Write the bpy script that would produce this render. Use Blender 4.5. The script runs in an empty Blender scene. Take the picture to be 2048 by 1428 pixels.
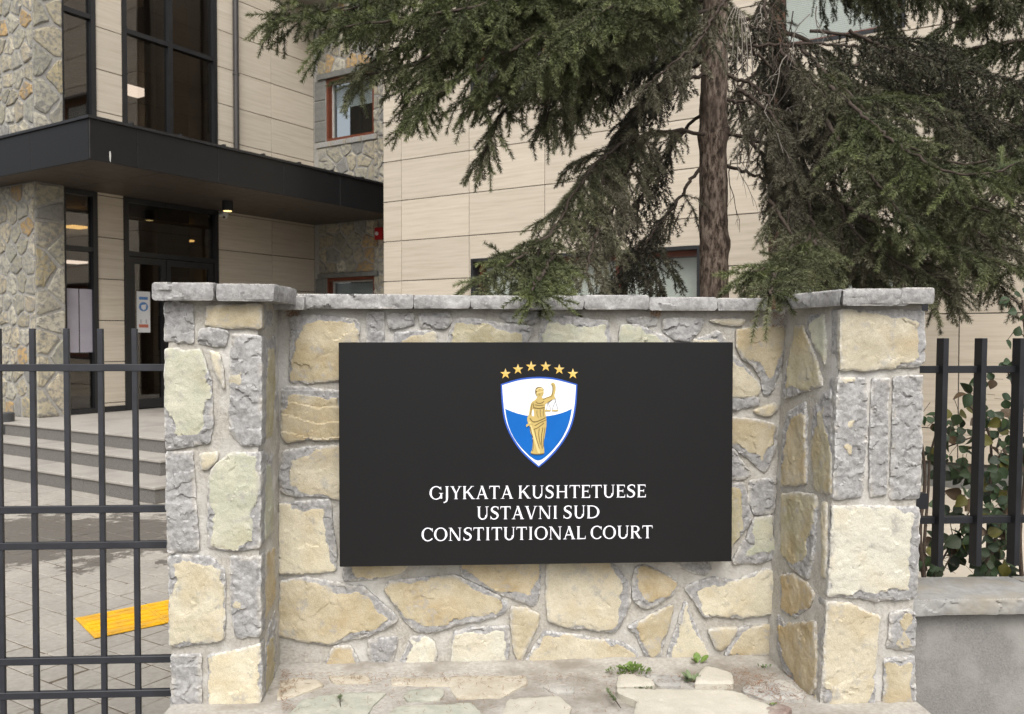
import bpy, bmesh, math, random
import numpy as np
from mathutils import Vector, Matrix
from mathutils.geometry import delaunay_2d_cdt, tessellate_polygon

SC = bpy.context.scene
COL = SC.collection
R = math.radians

# ------------------------------------------------------------------ camera
FPX = 1700.0                      # focal length in pixels of the 2048 px wide photograph
EYE = 1.65
PITCH = math.atan(39.0 / FPX)     # camera tips down a little
cam_d = bpy.data.cameras.new('camera')
cam = bpy.data.objects.new('camera', cam_d)
COL.objects.link(cam)
cam.location = (0, 0, EYE)
cam.rotation_euler = (math.pi / 2 - PITCH, 0, 0)
cam_d.sensor_width = 36.0
cam_d.lens = 36.0 * FPX / 2048.0
cam_d.clip_end = 2000
cam_d.dof.use_dof = True
cam_d.dof.focus_distance = 3.45
cam_d.dof.aperture_fstop = 5.6
SC.camera = cam

# ------------------------------------------------------------------ world, sun, exposure
SUN_EL, SUN_AZ = R(52), R(176)    # azimuth from +Y (north) clockwise: light from behind the camera
w = bpy.data.worlds.new('World')
SC.world = w
w.use_nodes = True
nt = w.node_tree
nt.nodes.clear()
sky = nt.nodes.new('ShaderNodeTexSky')
sky.sky_type = 'NISHITA'
sky.sun_disc = False
sky.sun_elevation = SUN_EL
sky.sun_rotation = SUN_AZ
sky.dust_density = 6.0
sky.air_density = 1.0
hs = nt.nodes.new('ShaderNodeHueSaturation')
hs.inputs['Saturation'].default_value = 0.22     # cloud cover
bg = nt.nodes.new('ShaderNodeBackground')
bg.inputs['Strength'].default_value = 0.15
wo = nt.nodes.new('ShaderNodeOutputWorld')
nt.links.new(sky.outputs[0], hs.inputs['Color'])
nt.links.new(hs.outputs[0], bg.inputs['Color'])
nt.links.new(bg.outputs[0], wo.inputs['Surface'])
sun_d = bpy.data.lights.new('sun', 'SUN')
sun_d.energy = 1.1
sun_d.angle = R(45)
sun_d.color = (1.0, 0.96, 0.9)
sun = bpy.data.objects.new('sun', sun_d)
COL.objects.link(sun)
sd = Vector((math.sin(SUN_AZ) * math.cos(SUN_EL), math.cos(SUN_AZ) * math.cos(SUN_EL), math.sin(SUN_EL)))
sun.rotation_euler = sd.to_track_quat('Z', 'Y').to_euler()
sun.location = sd * 30
SC.view_settings.view_transform = 'Standard'
SC.view_settings.look = 'None'
SC.view_settings.gamma = 1.0
SC.view_settings.exposure = 0.52
SC.render.engine = 'CYCLES'
SC.cycles.use_denoising = True
SC.cycles.denoiser = 'OPENIMAGEDENOISE'
SC.cycles.denoising_input_passes = 'RGB_ALBEDO_NORMAL'
SC.cycles.denoising_prefilter = 'NONE'
SC.cycles.denoising_quality = 'HIGH'
SC.cycles.max_bounces = 5
SC.cycles.diffuse_bounces = 3
SC.cycles.glossy_bounces = 3
SC.cycles.transparent_max_bounces = 12
SC.cycles.caustics_reflective = False
SC.cycles.caustics_refractive = False

# ------------------------------------------------------------------ geometry helpers
V = Vector
Z = V((0, 0, 1))
FWD = V((0, math.cos(PITCH), -math.sin(PITCH)))
UP = V((0, math.sin(PITCH), math.cos(PITCH)))
CAM = V((0, 0, EYE))

def ray(px, py):
    return FWD + V((1, 0, 0)) * ((px - 1024) / FPX) + UP * ((714 - py) / FPX)

def on_plane(px, py, o, n):
    d = ray(px, py)
    return CAM + d * ((o - CAM).dot(n) / d.dot(n))

def at_z(px, py, z):
    return on_plane(px, py, V((0, 0, z)), Z)

def at_y(px, py, y):
    return on_plane(px, py, V((0, y, 0)), V((0, 1, 0)))

REG = {'A': (300, 540, 3.245), 'B': (300, 950, 2.988), 'C': (650, 1080, 3.413), 'D': (1100, 1080, 3.413),
       'E': (550, 560, 3.413), 'F': (1100, 560, 2.56), 'G': (1440, 660, 2.856), 'H': (1450, 550, 3.174),
       'I': (1450, 980, 3.187), 'S': (960, 700, 5.4917), 'X': (0, 0, 1.0)}

def zp(reg, pts):
    x0, y0, s = REG[reg]
    return [(x0 + x / s, y0 + y / s) for x, y in pts]

class Frame:
    """a flat local frame: ex along, ey up, n outwards"""
    def __init__(f, o, ex, ey, n):
        f.o, f.ex, f.ey, f.n = V(o), V(ex), V(ey), V(n)
    def loc(f, px, py):
        p = on_plane(px, py, f.o, f.n) - f.o
        return (p.dot(f.ex), p.dot(f.ey))
    def w(f, s, t, h=0.0):
        return f.o + f.ex * s + f.ey * t + f.n * h
    def arr(f, st, h):
        st = np.asarray(st); h = np.asarray(h)
        return (np.array(f.o)[None] + st[:, :1] * np.array(f.ex)[None] + st[:, 1:2] * np.array(f.ey)[None]
                + h[:, None] * np.array(f.n)[None])

def mesh_obj(name, verts, faces, mat=None, parent=None, smooth=False, sharp=None):
    me = bpy.data.meshes.new(name)
    me.from_pydata([tuple(v) for v in verts], [], [tuple(f) for f in faces])
    if smooth:
        me.polygons.foreach_set('use_smooth', [True] * len(me.polygons))
        if sharp:
            me.set_sharp_from_angle(angle=R(sharp))
    me.update()
    return link(name, me, mat, parent)

def link(name, me, mat=None, parent=None):
    o = bpy.data.objects.new(name, me)
    COL.objects.link(o)
    if mat is not None and not me.materials:
        me.materials.append(mat)
    if parent is not None:
        o.parent = parent
    return o

def empty(name, label=None, cat=None, group=None):
    o = bpy.data.objects.new(name, None)
    COL.objects.link(o)
    if label:
        tag(o, label, cat, group)
    return o

def tag(o, label, cat, group=None):
    o['label'] = label
    o['category'] = cat
    if group:
        o['group'] = group
    return o

class MB:
    """collects boxes / tubes into one mesh"""
    def __init__(s):
        s.v, s.f = [], []
    def add(s, vs, fs):
        b = len(s.v)
        s.v += [tuple(v) for v in vs]
        s.f += [tuple(i + b for i in f) for f in fs]
        return s
    def boxf(s, fr, s0, s1, t0, t1, h0, h1):
        vs = [fr.w(a, b, c) for c in (h0, h1) for b in (t0, t1) for a in (s0, s1)]
        return s.add(vs, [(0, 2, 3, 1), (4, 5, 7, 6), (0, 1, 5, 4), (2, 6, 7, 3), (0, 4, 6, 2), (1, 3, 7, 5)])
    def prism(s, fr, poly, h0, h1):
        n = len(poly)
        vs = [fr.w(a, b, h0) for a, b in poly] + [fr.w(a, b, h1) for a, b in poly]
        tri = tessellate_polygon([[V((a, b, 0)) for a, b in poly]])
        fs = [(i, (i + 1) % n, n + (i + 1) % n, n + i) for i in range(n)]
        for a, b, c in tri:
            fs.append((a + n, b + n, c + n))
            fs.append((c, b, a))
        return s.add(vs, fs)
    def tube(s, pts, rads, k=8, cap=True):
        pts = [V(p) for p in pts]
        if not hasattr(rads, '__len__'):
            rads = [rads] * len(pts)
        base = len(s.v)
        prev = None
        for i, p in enumerate(pts):
            d = (pts[min(i + 1, len(pts) - 1)] - pts[max(i - 1, 0)]).normalized()
            a = d.orthogonal().normalized() if prev is None else (prev - d * prev.dot(d)).normalized()
            prev = a
            b = d.cross(a)
            for j in range(k):
                an = 2 * math.pi * j / k
                s.v.append(tuple(p + (a * math.cos(an) + b * math.sin(an)) * rads[i]))
        for i in range(len(pts) - 1):
            for j in range(k):
                s.f.append((base + i * k + j, base + i * k + (j + 1) % k, base + (i + 1) * k + (j + 1) % k, base + (i + 1) * k + j))
        if cap:
            s.f.append(tuple(base + j for j in reversed(range(k))))
            s.f.append(tuple(base + (len(pts) - 1) * k + j for j in range(k)))
        return s
    def build(s, name, mat, parent=None, smooth=False, sharp=None):
        return mesh_obj(name, s.v, s.f, mat, parent, smooth, sharp)

# ------------------------------------------------------------------ vectorised value noise
def _hash(ix, iy, iz, seed):
    h = (ix.astype(np.int64) * 374761393 + iy.astype(np.int64) * 668265263 + iz.astype(np.int64) * 2147483647 + seed * 1274126177) & 0xffffffff
    h = ((h ^ (h >> 13)) * 1274126177) & 0xffffffff
    h = (h ^ (h >> 16)) & 0xffffff
    return h / float(0xffffff)

def vnoise(p, scale, seed=0):
    """p (n,2|3) -> about -1..1"""
    p = np.asarray(p, float) * scale
    if p.shape[1] == 2:
        p = np.c_[p, np.zeros(len(p))]
    i = np.floor(p).astype(np.int64)
    f = p - i
    f = f * f * (3 - 2 * f)
    r = 0
    for dx in (0, 1):
        for dy in (0, 1):
            for dz in (0, 1):
                wgt = (f[:, 0] if dx else 1 - f[:, 0]) * (f[:, 1] if dy else 1 - f[:, 1]) * (f[:, 2] if dz else 1 - f[:, 2])
                r = r + wgt * _hash(i[:, 0] + dx, i[:, 1] + dy, i[:, 2] + dz, seed)
    return r * 2 - 1

def fbm(p, scale, seed=0, octv=3):
    r, a = 0, 1.0
    for k in range(octv):
        r = r + a * vnoise(p, scale * 2 ** k, seed + k * 17)
        a *= 0.5
    return r / 1.6

# ------------------------------------------------------------------ materials
MATS = {}
def node(nt, typ, **kw):
    n = nt.nodes.new(typ)
    for k, v in kw.items():
        if k in n.inputs:
            n.inputs[k].default_value = v
        else:
            setattr(n, k, v)
    return n

def new_mat(name, col=(0.5, 0.5, 0.5), rough=0.7, metal=0.0, spec=0.5):
    m = bpy.data.materials.new(name)
    m.use_nodes = True
    b = m.node_tree.nodes['Principled BSDF']
    b.inputs['Base Color'].default_value = (*col, 1)
    b.inputs['Roughness'].default_value = rough
    b.inputs['Metallic'].default_value = metal
    b.inputs['Specular IOR Level'].default_value = spec
    MATS[name] = m
    return m, m.node_tree, b

def coord(nt, scale=(1, 1, 1), kind='Object', rnd=False):
    tc = node(nt, 'ShaderNodeTexCoord')
    mp = node(nt, 'ShaderNodeMapping')
    mp.inputs['Scale'].default_value = scale
    nt.links.new(tc.outputs[kind], mp.inputs['Vector'])
    if rnd:
        oi = node(nt, 'ShaderNodeObjectInfo')
        mu = node(nt, 'ShaderNodeMath', operation='MULTIPLY')
        mu.inputs[1].default_value = 37.0
        nt.links.new(oi.outputs['Random'], mu.inputs[0])
        nt.links.new(mu.outputs[0], mp.inputs['Location'])
    return mp.outputs[0]

def noise_n(nt, vec, scale, detail=4, rough=0.6):
    n = node(nt, 'ShaderNodeTexNoise')
    n.inputs['Scale'].default_value = scale
    n.inputs['Detail'].default_value = detail
    n.inputs['Roughness'].default_value = rough
    nt.links.new(vec, n.inputs['Vector'])
    return n.outputs['Fac']

def ramp(nt, fac, stops):
    r = node(nt, 'ShaderNodeValToRGB')
    e = r.color_ramp.elements
    while len(e) > 1:
        e.remove(e[-1])
    e[0].position = stops[0][0]
    e[0].color = (*stops[0][1], 1)
    for p, c in stops[1:]:
        el = e.new(p)
        el.color = (*c, 1)
    nt.links.new(fac, r.inputs[0])
    return r.outputs[0]

def mixc(nt, fac, a, b, typ='MIX'):
    m = node(nt, 'ShaderNodeMix', data_type='RGBA', blend_type=typ)
    for sock, v in ((m.inputs[0], fac), (m.inputs[6], a), (m.inputs[7], b)):
        if isinstance(v, (int, float)):
            sock.default_value = v
        elif isinstance(v, tuple):
            sock.default_value = (*v, 1)
        else:
            nt.links.new(v, sock)
    return m.outputs[2]

def bump(nt, b, h, strength=0.3, dist=0.01):
    n = node(nt, 'ShaderNodeBump')
    n.inputs['Strength'].default_value = strength
    n.inputs['Distance'].default_value = dist
    nt.links.new(h, n.inputs['Height'])
    nt.links.new(n.outputs[0], b.inputs['Normal'])

def mathn(nt, op, a, b=None):
    m = node(nt, 'ShaderNodeMath', operation=op)
    for sock, v in zip(m.inputs, (a, b)):
        if v is None:
            continue
        if isinstance(v, (int, float)):
            sock.default_value = v
        else:
            nt.links.new(v, sock)
    return m.outputs[0]

def speck(name, c1, c2, scale, rough=0.8, bs=0.2, bd=0.004, c3=None, scale3=3.0, rnd=False, spec=0.3):
    """two-tone mottled surface with fine relief"""
    m, nt, b = new_mat(name, c1, rough, spec=spec)
    v = coord(nt, rnd=rnd)
    n1 = noise_n(nt, v, scale, 5, 0.65)
    c = ramp(nt, n1, [(0.3, c1), (0.7, c2)])
    if c3:
        n3 = noise_n(nt, v, scale3, 4, 0.6)
        c = mixc(nt, ramp(nt, n3, [(0.45, (0, 0, 0)), (0.65, (1, 1, 1))]), c, c3)
    nt.links.new(c, b.inputs['Base Color'])
    bump(nt, b, n1, bs, bd)
    return m

# rough quarry stone: grey broken rim, coloured split face (object colour), whitish chipped arrises
m, nt, b = new_mat('quarry_stone', (0.4, 0.36, 0.28), 0.85, spec=0.25)
oi = node(nt, 'ShaderNodeObjectInfo')
v = coord(nt, rnd=True)
at1 = node(nt, 'ShaderNodeAttribute', attribute_name='patch')
at2 = node(nt, 'ShaderNodeAttribute', attribute_name='edge')
nf = noise_n(nt, v, 60, 6, 0.7)
nm = noise_n(nt, v, 9, 5, 0.6)
ng = noise_n(nt, v, 260, 3, 0.7)
grey = ramp(nt, nf, [(0.25, (0.175, 0.17, 0.167)), (0.5, (0.295, 0.289, 0.284)), (0.75, (0.44, 0.433, 0.425))])
grey = mixc(nt, ramp(nt, nm, [(0.52, (0, 0, 0)), (0.75, (0.5, 0.5, 0.5))]), grey, (0.50, 0.49, 0.48))
face = mixc(nt, ramp(nt, nm, [(0.35, (0, 0, 0)), (0.7, (0.75, 0.75, 0.75))]), oi.outputs['Color'], mixc(nt, 0.6, oi.outputs['Color'], (0.70, 0.65, 0.53)))
nm2 = noise_n(nt, v, 5.3, 3, 0.5)
face = mixc(nt, ramp(nt, nm2, [(0.5, (0, 0, 0)), (0.68, (0.55, 0.55, 0.55))]), face, mixc(nt, 0.55, oi.outputs['Color'], (0.40, 0.27, 0.11)))
face = mixc(nt, 0.75, face, ramp(nt, ng, [(0.2, (0.62, 0.62, 0.62)), (0.8, (1.25, 1.25, 1.25))]), 'MULTIPLY')
nst = noise_n(nt, v, 16, 6, 0.75)
face = mixc(nt, ramp(nt, nst, [(0.55, (0, 0, 0)), (0.64, (0.7, 0.7, 0.7))]), face, (0.34, 0.325, 0.30))
pf = mathn(nt, 'ADD', at1.outputs['Fac'], mathn(nt, 'MULTIPLY', mathn(nt, 'SUBTRACT', nf, 0.5), 0.55))
c = mixc(nt, ramp(nt, pf, [(0.46, (0, 0, 0)), (0.54, (1, 1, 1))]), grey, face)
smr = mathn(nt, 'MULTIPLY', ramp(nt, at2.outputs['Fac'], [(0.05, (0, 0, 0)), (0.75, (1, 1, 1))]), ramp(nt, noise_n(nt, v, 12, 4, 0.65), [(0.46, (0, 0, 0)), (0.6, (1, 1, 1))]))
c = mixc(nt, mathn(nt, 'MULTIPLY', smr, 0.85), c, ramp(nt, nf, [(0.3, (0.33, 0.31, 0.275)), (0.7, (0.50, 0.475, 0.43))]))
ed = mathn(nt, 'MULTIPLY', ramp(nt, at2.outputs['Fac'], [(0.62, (0, 0, 0)), (0.85, (1, 1, 1))]), ramp(nt, nf, [(0.44, (0, 0, 0)), (0.58, (1, 1, 1))]))
c = mixc(nt, mathn(nt, 'MULTIPLY', ed, 0.55), c, (0.66, 0.65, 0.63))
nt.links.new(c, b.inputs['Base Color'])
hh = mathn(nt, 'ADD', mathn(nt, 'MULTIPLY', nf, 1.0), mathn(nt, 'MULTIPLY', ng, 0.35))
bump(nt, b, hh, 0.55, 0.006)

speck('mortar', (0.31, 0.288, 0.25), (0.48, 0.455, 0.41), 85, 0.95, 0.8, 0.006, (0.52, 0.505, 0.475), 5.0)
# building stone: colour per object
m, nt, b = new_mat('cladding_stone', (0.4, 0.36, 0.28), 0.85, spec=0.25)
oi = node(nt, 'ShaderNodeObjectInfo')
v = coord(nt, rnd=True)
n1 = noise_n(nt, v, 14, 5, 0.65)
c = mixc(nt, ramp(nt, n1, [(0.46, (0, 0, 0)), (0.6, (0.9, 0.9, 0.9))]), oi.outputs['Color'], (0.20, 0.195, 0.185))
nt.links.new(c, b.inputs['Base Color'])
bump(nt, b, n1, 0.6, 0.03)
speck('building_mortar', (0.25, 0.24, 0.22), (0.36, 0.35, 0.325), 25, 0.95, 0.4, 0.01)

# travertine-look facade panels: fine horizontal veins
m, nt, b = new_mat('facade_panel', (0.5, 0.43, 0.34), 0.55, spec=0.3)
v = coord(nt, (0.7, 16, 0.7), rnd=True)
n1 = noise_n(nt, v, 1.6, 6, 0.62)
v2 = coord(nt, (2.2, 60, 2.2), rnd=True)
n2 = noise_n(nt, v2, 1.5, 4, 0.6)
c = ramp(nt, n1, [(0.3, (0.455, 0.397, 0.315)), (0.5, (0.52, 0.462, 0.378)), (0.7, (0.56, 0.502, 0.42))])
c = mixc(nt, 0.4, c, ramp(nt, n2, [(0.3, (0.84, 0.82, 0.8)), (0.7, (1.08, 1.08, 1.08))]), 'MULTIPLY')
oi = node(nt, 'ShaderNodeObjectInfo')
c = mixc(nt, 0.55, c, ramp(nt, oi.outputs['Random'], [(0, (0.84, 0.84, 0.84)), (1, (1.08, 1.075, 1.07))]), 'MULTIPLY')
nt.links.new(c, b.inputs['Base Color'])
bump(nt, b, n2, 0.06, 0.004)

new_mat('joint_dark', (0.05, 0.05, 0.045), 0.8)
def brushed(name, col, rough, spec=0.5, var=0.25, rv=1.0):
    m, nt, b = new_mat(name, col, rough, spec=spec)
    v = coord(nt)
    n1 = noise_n(nt, v, 7, 5, 0.65)
    c = ramp(nt, n1, [(0.3, tuple(x * (1 - var) for x in col)), (0.7, tuple(x * (1 + var) for x in col))])
    nt.links.new(c, b.inputs['Base Color'])
    n2 = noise_n(nt, v, 120, 3, 0.6)
    rr = ramp(nt, n1, [(0.3, (rough * (1 - .15 * rv),) * 3), (0.7, (min(1, rough * (1 + .2 * rv)),) * 3)])
    nt.links.new(rr, b.inputs['Roughness'])
    bump(nt, b, n2, 0.08, 0.002)
    return m
brushed('black_frame', (0.012, 0.0125, 0.014), 0.38)
brushed('black_fascia', (0.008, 0.0082, 0.009), 0.42, 0.3, 0.12, 0.3)
brushed('soffit_brown', (0.055, 0.043, 0.033), 0.5)
brushed('gate_paint', (0.026, 0.0275, 0.033), 0.38)
brushed('fence_paint', (0.015, 0.0157, 0.0185), 0.42, 0.35)
brushed('sign_black', (0.0085, 0.0084, 0.0088), 0.48, 0.24, 0.03, 0.1)
brushed('brown_frame', (0.13, 0.035, 0.016), 0.4)
brushed('pipe_metal', (0.04, 0.036, 0.035), 0.4)
brushed('white_plastic', (0.62, 0.62, 0.6), 0.4)
brushed('red_plastic', (0.35, 0.012, 0.015), 0.4)
brushed('bin_metal', (0.05, 0.052, 0.055), 0.35)
speck('concrete_white', (0.42, 0.40, 0.37), (0.52, 0.5, 0.46), 12, 0.9, 0.2, 0.005)
speck('lintel_grey', (0.13, 0.13, 0.12), (0.19, 0.19, 0.175), 14, 0.9, 0.25, 0.005)
speck('room_wall', (0.42, 0.35, 0.27), (0.46, 0.39, 0.30), 3, 0.8, 0.05, 0.004)
speck('room_dark', (0.10, 0.085, 0.07), (0.13, 0.11, 0.09), 3, 0.6, 0.05, 0.004)
speck('granite', (0.06, 0.057, 0.052), (0.23, 0.217, 0.2), 150, 0.75, 0.1, 0.002)
speck('granite_tread', (0.29, 0.27, 0.24), (0.385, 0.36, 0.325), 120, 0.7, 0.1, 0.002, (0.27, 0.25, 0.225), 1.6)
speck('blind', (0.60, 0.61, 0.57), (0.68, 0.69, 0.65), 4, 0.6, 0.02, 0.002)
speck('cement_render', (0.17, 0.163, 0.153), (0.265, 0.255, 0.24), 140, 0.95, 0.6, 0.004, (0.30, 0.29, 0.27), 4.5)
speck('coping_grey', (0.235, 0.232, 0.222), (0.345, 0.34, 0.328), 30, 0.9, 0.45, 0.006, (0.30, 0.275, 0.23), 5)
speck('bed_mortar', (0.32, 0.30, 0.265), (0.47, 0.445, 0.405), 60, 0.95, 0.8, 0.006, (0.24, 0.215, 0.18), 4.0)
speck('soil', (0.09, 0.07, 0.05), (0.16, 0.13, 0.09), 20, 1.0, 0.6, 0.02)
speck('garden_paving', (0.42, 0.37, 0.30), (0.5, 0.45, 0.37), 6, 0.9, 0.2, 0.006)
speck('ground_asphalt', (0.13, 0.125, 0.115), (0.2, 0.19, 0.175), 40, 0.95, 0.3, 0.01)
speck('paper', (0.6, 0.6, 0.6), (0.66, 0.66, 0.66), 5, 0.6, 0.02, 0.001)
speck('paper_lilac', (0.30, 0.28, 0.32), (0.35, 0.33, 0.37), 5, 0.6, 0.02, 0.001)
speck('print_blue', (0.08, 0.19, 0.42), (0.1, 0.22, 0.46), 9, 0.5, 0.02, 0.001)
speck('print_red', (0.45, 0.13, 0.08), (0.5, 0.16, 0.1), 9, 0.5, 0.02, 0.001)
speck('print_grey', (0.35, 0.36, 0.38), (0.42, 0.43, 0.45), 9, 0.5, 0.02, 0.001)
speck('tactile_yellow', (0.70, 0.38, 0.012), (0.84, 0.47, 0.018), 30, 0.6, 0.2, 0.002, (0.55, 0.32, 0.05), 7)
brushed('letter_white', (0.86, 0.85, 0.92), 0.5, 0.3, 0.03)
brushed('crest_white', (0.84, 0.85, 0.87), 0.4, 0.3, 0.05)
brushed('crest_blue', (0.002, 0.115, 0.44), 0.4, 0.3, 0.08)
brushed('crest_rim_blue', (0.03, 0.10, 0.46), 0.4, 0.3, 0.08)
brushed('crest_gold', (0.50, 0.375, 0.13), 0.45, 0.4, 0.12)
brushed('crest_gold_dark', (0.13, 0.085, 0.025), 0.5, 0.3, 0.1)
brushed('crest_gold_light', (0.66, 0.53, 0.24), 0.45, 0.4, 0.1)
brushed('star_gold', (0.70, 0.46, 0.11), 0.45, 0.4, 0.12)
brushed('crest_line', (0.25, 0.25, 0.27), 0.5, 0.3, 0.1)
speck('chip_white', (0.5, 0.5, 0.48), (0.62, 0.62, 0.6), 80, 0.8, 0.2, 0.002)

# pavers: colour by wet stains
m, nt, b = new_mat('paver', (0.33, 0.30, 0.26), 0.85, spec=0.3)
tc = node(nt, 'ShaderNodeNewGeometry')
n1 = noise_n(nt, tc.outputs['Position'], 0.55, 5, 0.62)
n2 = noise_n(nt, tc.outputs['Position'], 30, 5, 0.65)
n3 = noise_n(nt, tc.outputs['Position'], 2.4, 4, 0.6)
c = ramp(nt, n2, [(0.3, (0.285, 0.262, 0.228)), (0.7, (0.385, 0.36, 0.317))])
oi = node(nt, 'ShaderNodeObjectInfo')
c = mixc(nt, 0.6, c, ramp(nt, oi.outputs['Random'], [(0, (0.88, 0.88, 0.88)), (1, (1.05, 1.05, 1.05))]), 'MULTIPLY')
c = mixc(nt, ramp(nt, n3, [(0.42, (0, 0, 0)), (0.7, (0.45, 0.45, 0.45))]), c, (0.235, 0.215, 0.188))
# a damp patch around (-3.7, 6.6)
dv = node(nt, 'ShaderNodeVectorMath', operation='DISTANCE')
sx = node(nt, 'ShaderNodeVectorMath', operation='MULTIPLY')
sx.inputs[1].default_value = (0.62, 1.0, 0.0)
dv.inputs[1].default_value = (-3.9 * 0.62, 7.0, 0)
nt.links.new(tc.outputs['Position'], sx.inputs[0])
nt.links.new(sx.outputs[0], dv.inputs[0])
dd = mathn(nt, 'SUBTRACT', mathn(nt, 'MULTIPLY', mathn(nt, 'SUBTRACT', noise_n(nt, tc.outputs['Position'], 3.4, 8, 0.72), 0.5), 3.4), mathn(nt, 'SUBTRACT', dv.outputs['Value'], 1.05))
wet = ramp(nt, dd, [(0.08, (0, 0, 0)), (0.22, (1, 1, 1))])
c = mixc(nt, mathn(nt, 'MULTIPLY', wet, 0.85), c, (0.095, 0.085, 0.074))
nt.links.new(c, b.inputs['Base Color'])
nt.links.new(ramp(nt, wet, [(0, (0.85,) * 3), (1, (0.5,) * 3)]), b.inputs['Roughness'])
bump(nt, b, n2, 0.25, 0.004)
# terrace flagstones
m, nt, b = new_mat('flagstone', (0.5, 0.47, 0.4), 0.9, spec=0.25)
oi = node(nt, 'ShaderNodeObjectInfo')
v = coord(nt, rnd=True)
n1 = noise_n(nt, v, 11, 6, 0.65)
n2 = noise_n(nt, v, 150, 4, 0.7)
c = mixc(nt, ramp(nt, n1, [(0.4, (0, 0, 0)), (0.68, (0.8, 0.8, 0.8))]), oi.outputs['Color'], mixc(nt, 0.7, oi.outputs['Color'], (0.62, 0.58, 0.5)))
c = mixc(nt, 0.6, c, ramp(nt, n2, [(0.25, (0.7, 0.7, 0.7)), (0.8, (1.12, 1.12, 1.12))]), 'MULTIPLY')
nt.links.new(c, b.inputs['Base Color'])
bump(nt, b, n2, 0.35, 0.004)

# tinted window glass
def glass(name, tint, gloss=0.9, ior=1.6):
    m = bpy.data.materials.new(name)
    m.use_nodes = True
    nt = m.node_tree
    nt.nodes.clear()
    tr = node(nt, 'ShaderNodeBsdfTransparent')
    tr.inputs['Color'].default_value = (*tint, 1)
    gl = node(nt, 'ShaderNodeBsdfGlossy')
    gl.inputs['Color'].default_value = (gloss, gloss, gloss, 1)
    gl.inputs['Roughness'].default_value = 0.02
    n1 = noise_n(nt, coord(nt), 1.1, 2, 0.5)
    bn = node(nt, 'ShaderNodeBump')
    bn.inputs['Strength'].default_value = 0.03
    bn.inputs['Distance'].default_value = 0.05
    nt.links.new(n1, bn.inputs['Height'])
    nt.links.new(bn.outputs[0], gl.inputs['Normal'])
    fr = node(nt, 'ShaderNodeFresnel')
    fr.inputs['IOR'].default_value = ior
    mx = node(nt, 'ShaderNodeMixShader')
    ge = node(nt, 'ShaderNodeNewGeometry')
    nt.links.new(mathn(nt, 'MULTIPLY', fr.outputs[0], mathn(nt, 'SUBTRACT', 1.0, ge.outputs['Backfacing'])), mx.inputs[0])
    nt.links.new(tr.outputs[0], mx.inputs[1])
    nt.links.new(gl.outputs[0], mx.inputs[2])
    out = node(nt, 'ShaderNodeOutputMaterial')
    nt.links.new(mx.outputs[0], out.inputs['Surface'])
    MATS[name] = m
glass('tinted_glass', (0.56, 0.50, 0.43), 0.9, 2.0)
glass('clear_glass', (0.93, 0.95, 0.94))
glass('grey_glass', (0.74, 0.77, 0.78), 0.9, 1.33)
def lit(name, col, s):
    m = bpy.data.materials.new(name)
    m.use_nodes = True
    nt = m.node_tree
    b = nt.nodes['Principled BSDF']
    b.inputs['Emission Color'].default_value = (*col, 1)
    b.inputs['Emission Strength'].default_value = s
    n1 = noise_n(nt, coord(nt), 3, 2, 0.5)
    nt.links.new(ramp(nt, n1, [(0.3, tuple(x * 0.9 for x in col)), (0.7, col)]), b.inputs['Base Color'])
    MATS[name] = m
lit('lamp_warm', (1.0, 0.74, 0.3), 1.8)
lit('lamp_white', (0.9, 0.92, 1.0), 2.2)

# bark
m, nt, b = new_mat('bark', (0.12, 0.09, 0.07), 0.95, spec=0.2)
v = coord(nt, (1, 1, 0.35))
n1 = noise_n(nt, v, 38, 6, 0.7)
n2 = noise_n(nt, v, 7, 4, 0.6)
c = ramp(nt, n1, [(0.40, (0.03, 0.022, 0.017)), (0.48, (0.115, 0.085, 0.066)), (0.6, (0.27, 0.215, 0.175))])
c = mixc(nt, ramp(nt, n2, [(0.45, (0, 0, 0)), (0.65, (0.75, 0.75, 0.75))]), c, (0.075, 0.056, 0.045))
nt.links.new(c, b.inputs['Base Color'])
bump(nt, b, n1, 1.0, 0.015)
speck('red_bark', (0.10, 0.055, 0.038), (0.19, 0.105, 0.07), 30, 0.95, 0.8, 0.01, (0.05, 0.035, 0.028), 6)
speck('twig_bark', (0.032, 0.024, 0.019), (0.075, 0.057, 0.045), 60, 0.95, 0.4, 0.004)
speck('dead_twig', (0.12, 0.105, 0.09), (0.2, 0.18, 0.155), 60, 0.95, 0.4, 0.004)
speck('stem_bark', (0.05, 0.035, 0.028), (0.10, 0.075, 0.055), 60, 0.8, 0.4, 0.004)
def attr_mat(name, rough, trans=0.0, spec=0.3):
    m, nt, b = new_mat(name, (0.06, 0.08, 0.03), rough, spec=spec)
    a = node(nt, 'ShaderNodeAttribute', attribute_name='tint')
    nt.links.new(mixc(nt, 0.35, a.outputs['Color'], ramp(nt, noise_n(nt, coord(nt), 8, 3, 0.6), [(0.3, (0.6, 0.6, 0.6)), (0.7, (1.3, 1.3, 1.3))]), 'MULTIPLY'), b.inputs['Base Color'])
attr_mat('needles', 0.55)
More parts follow.
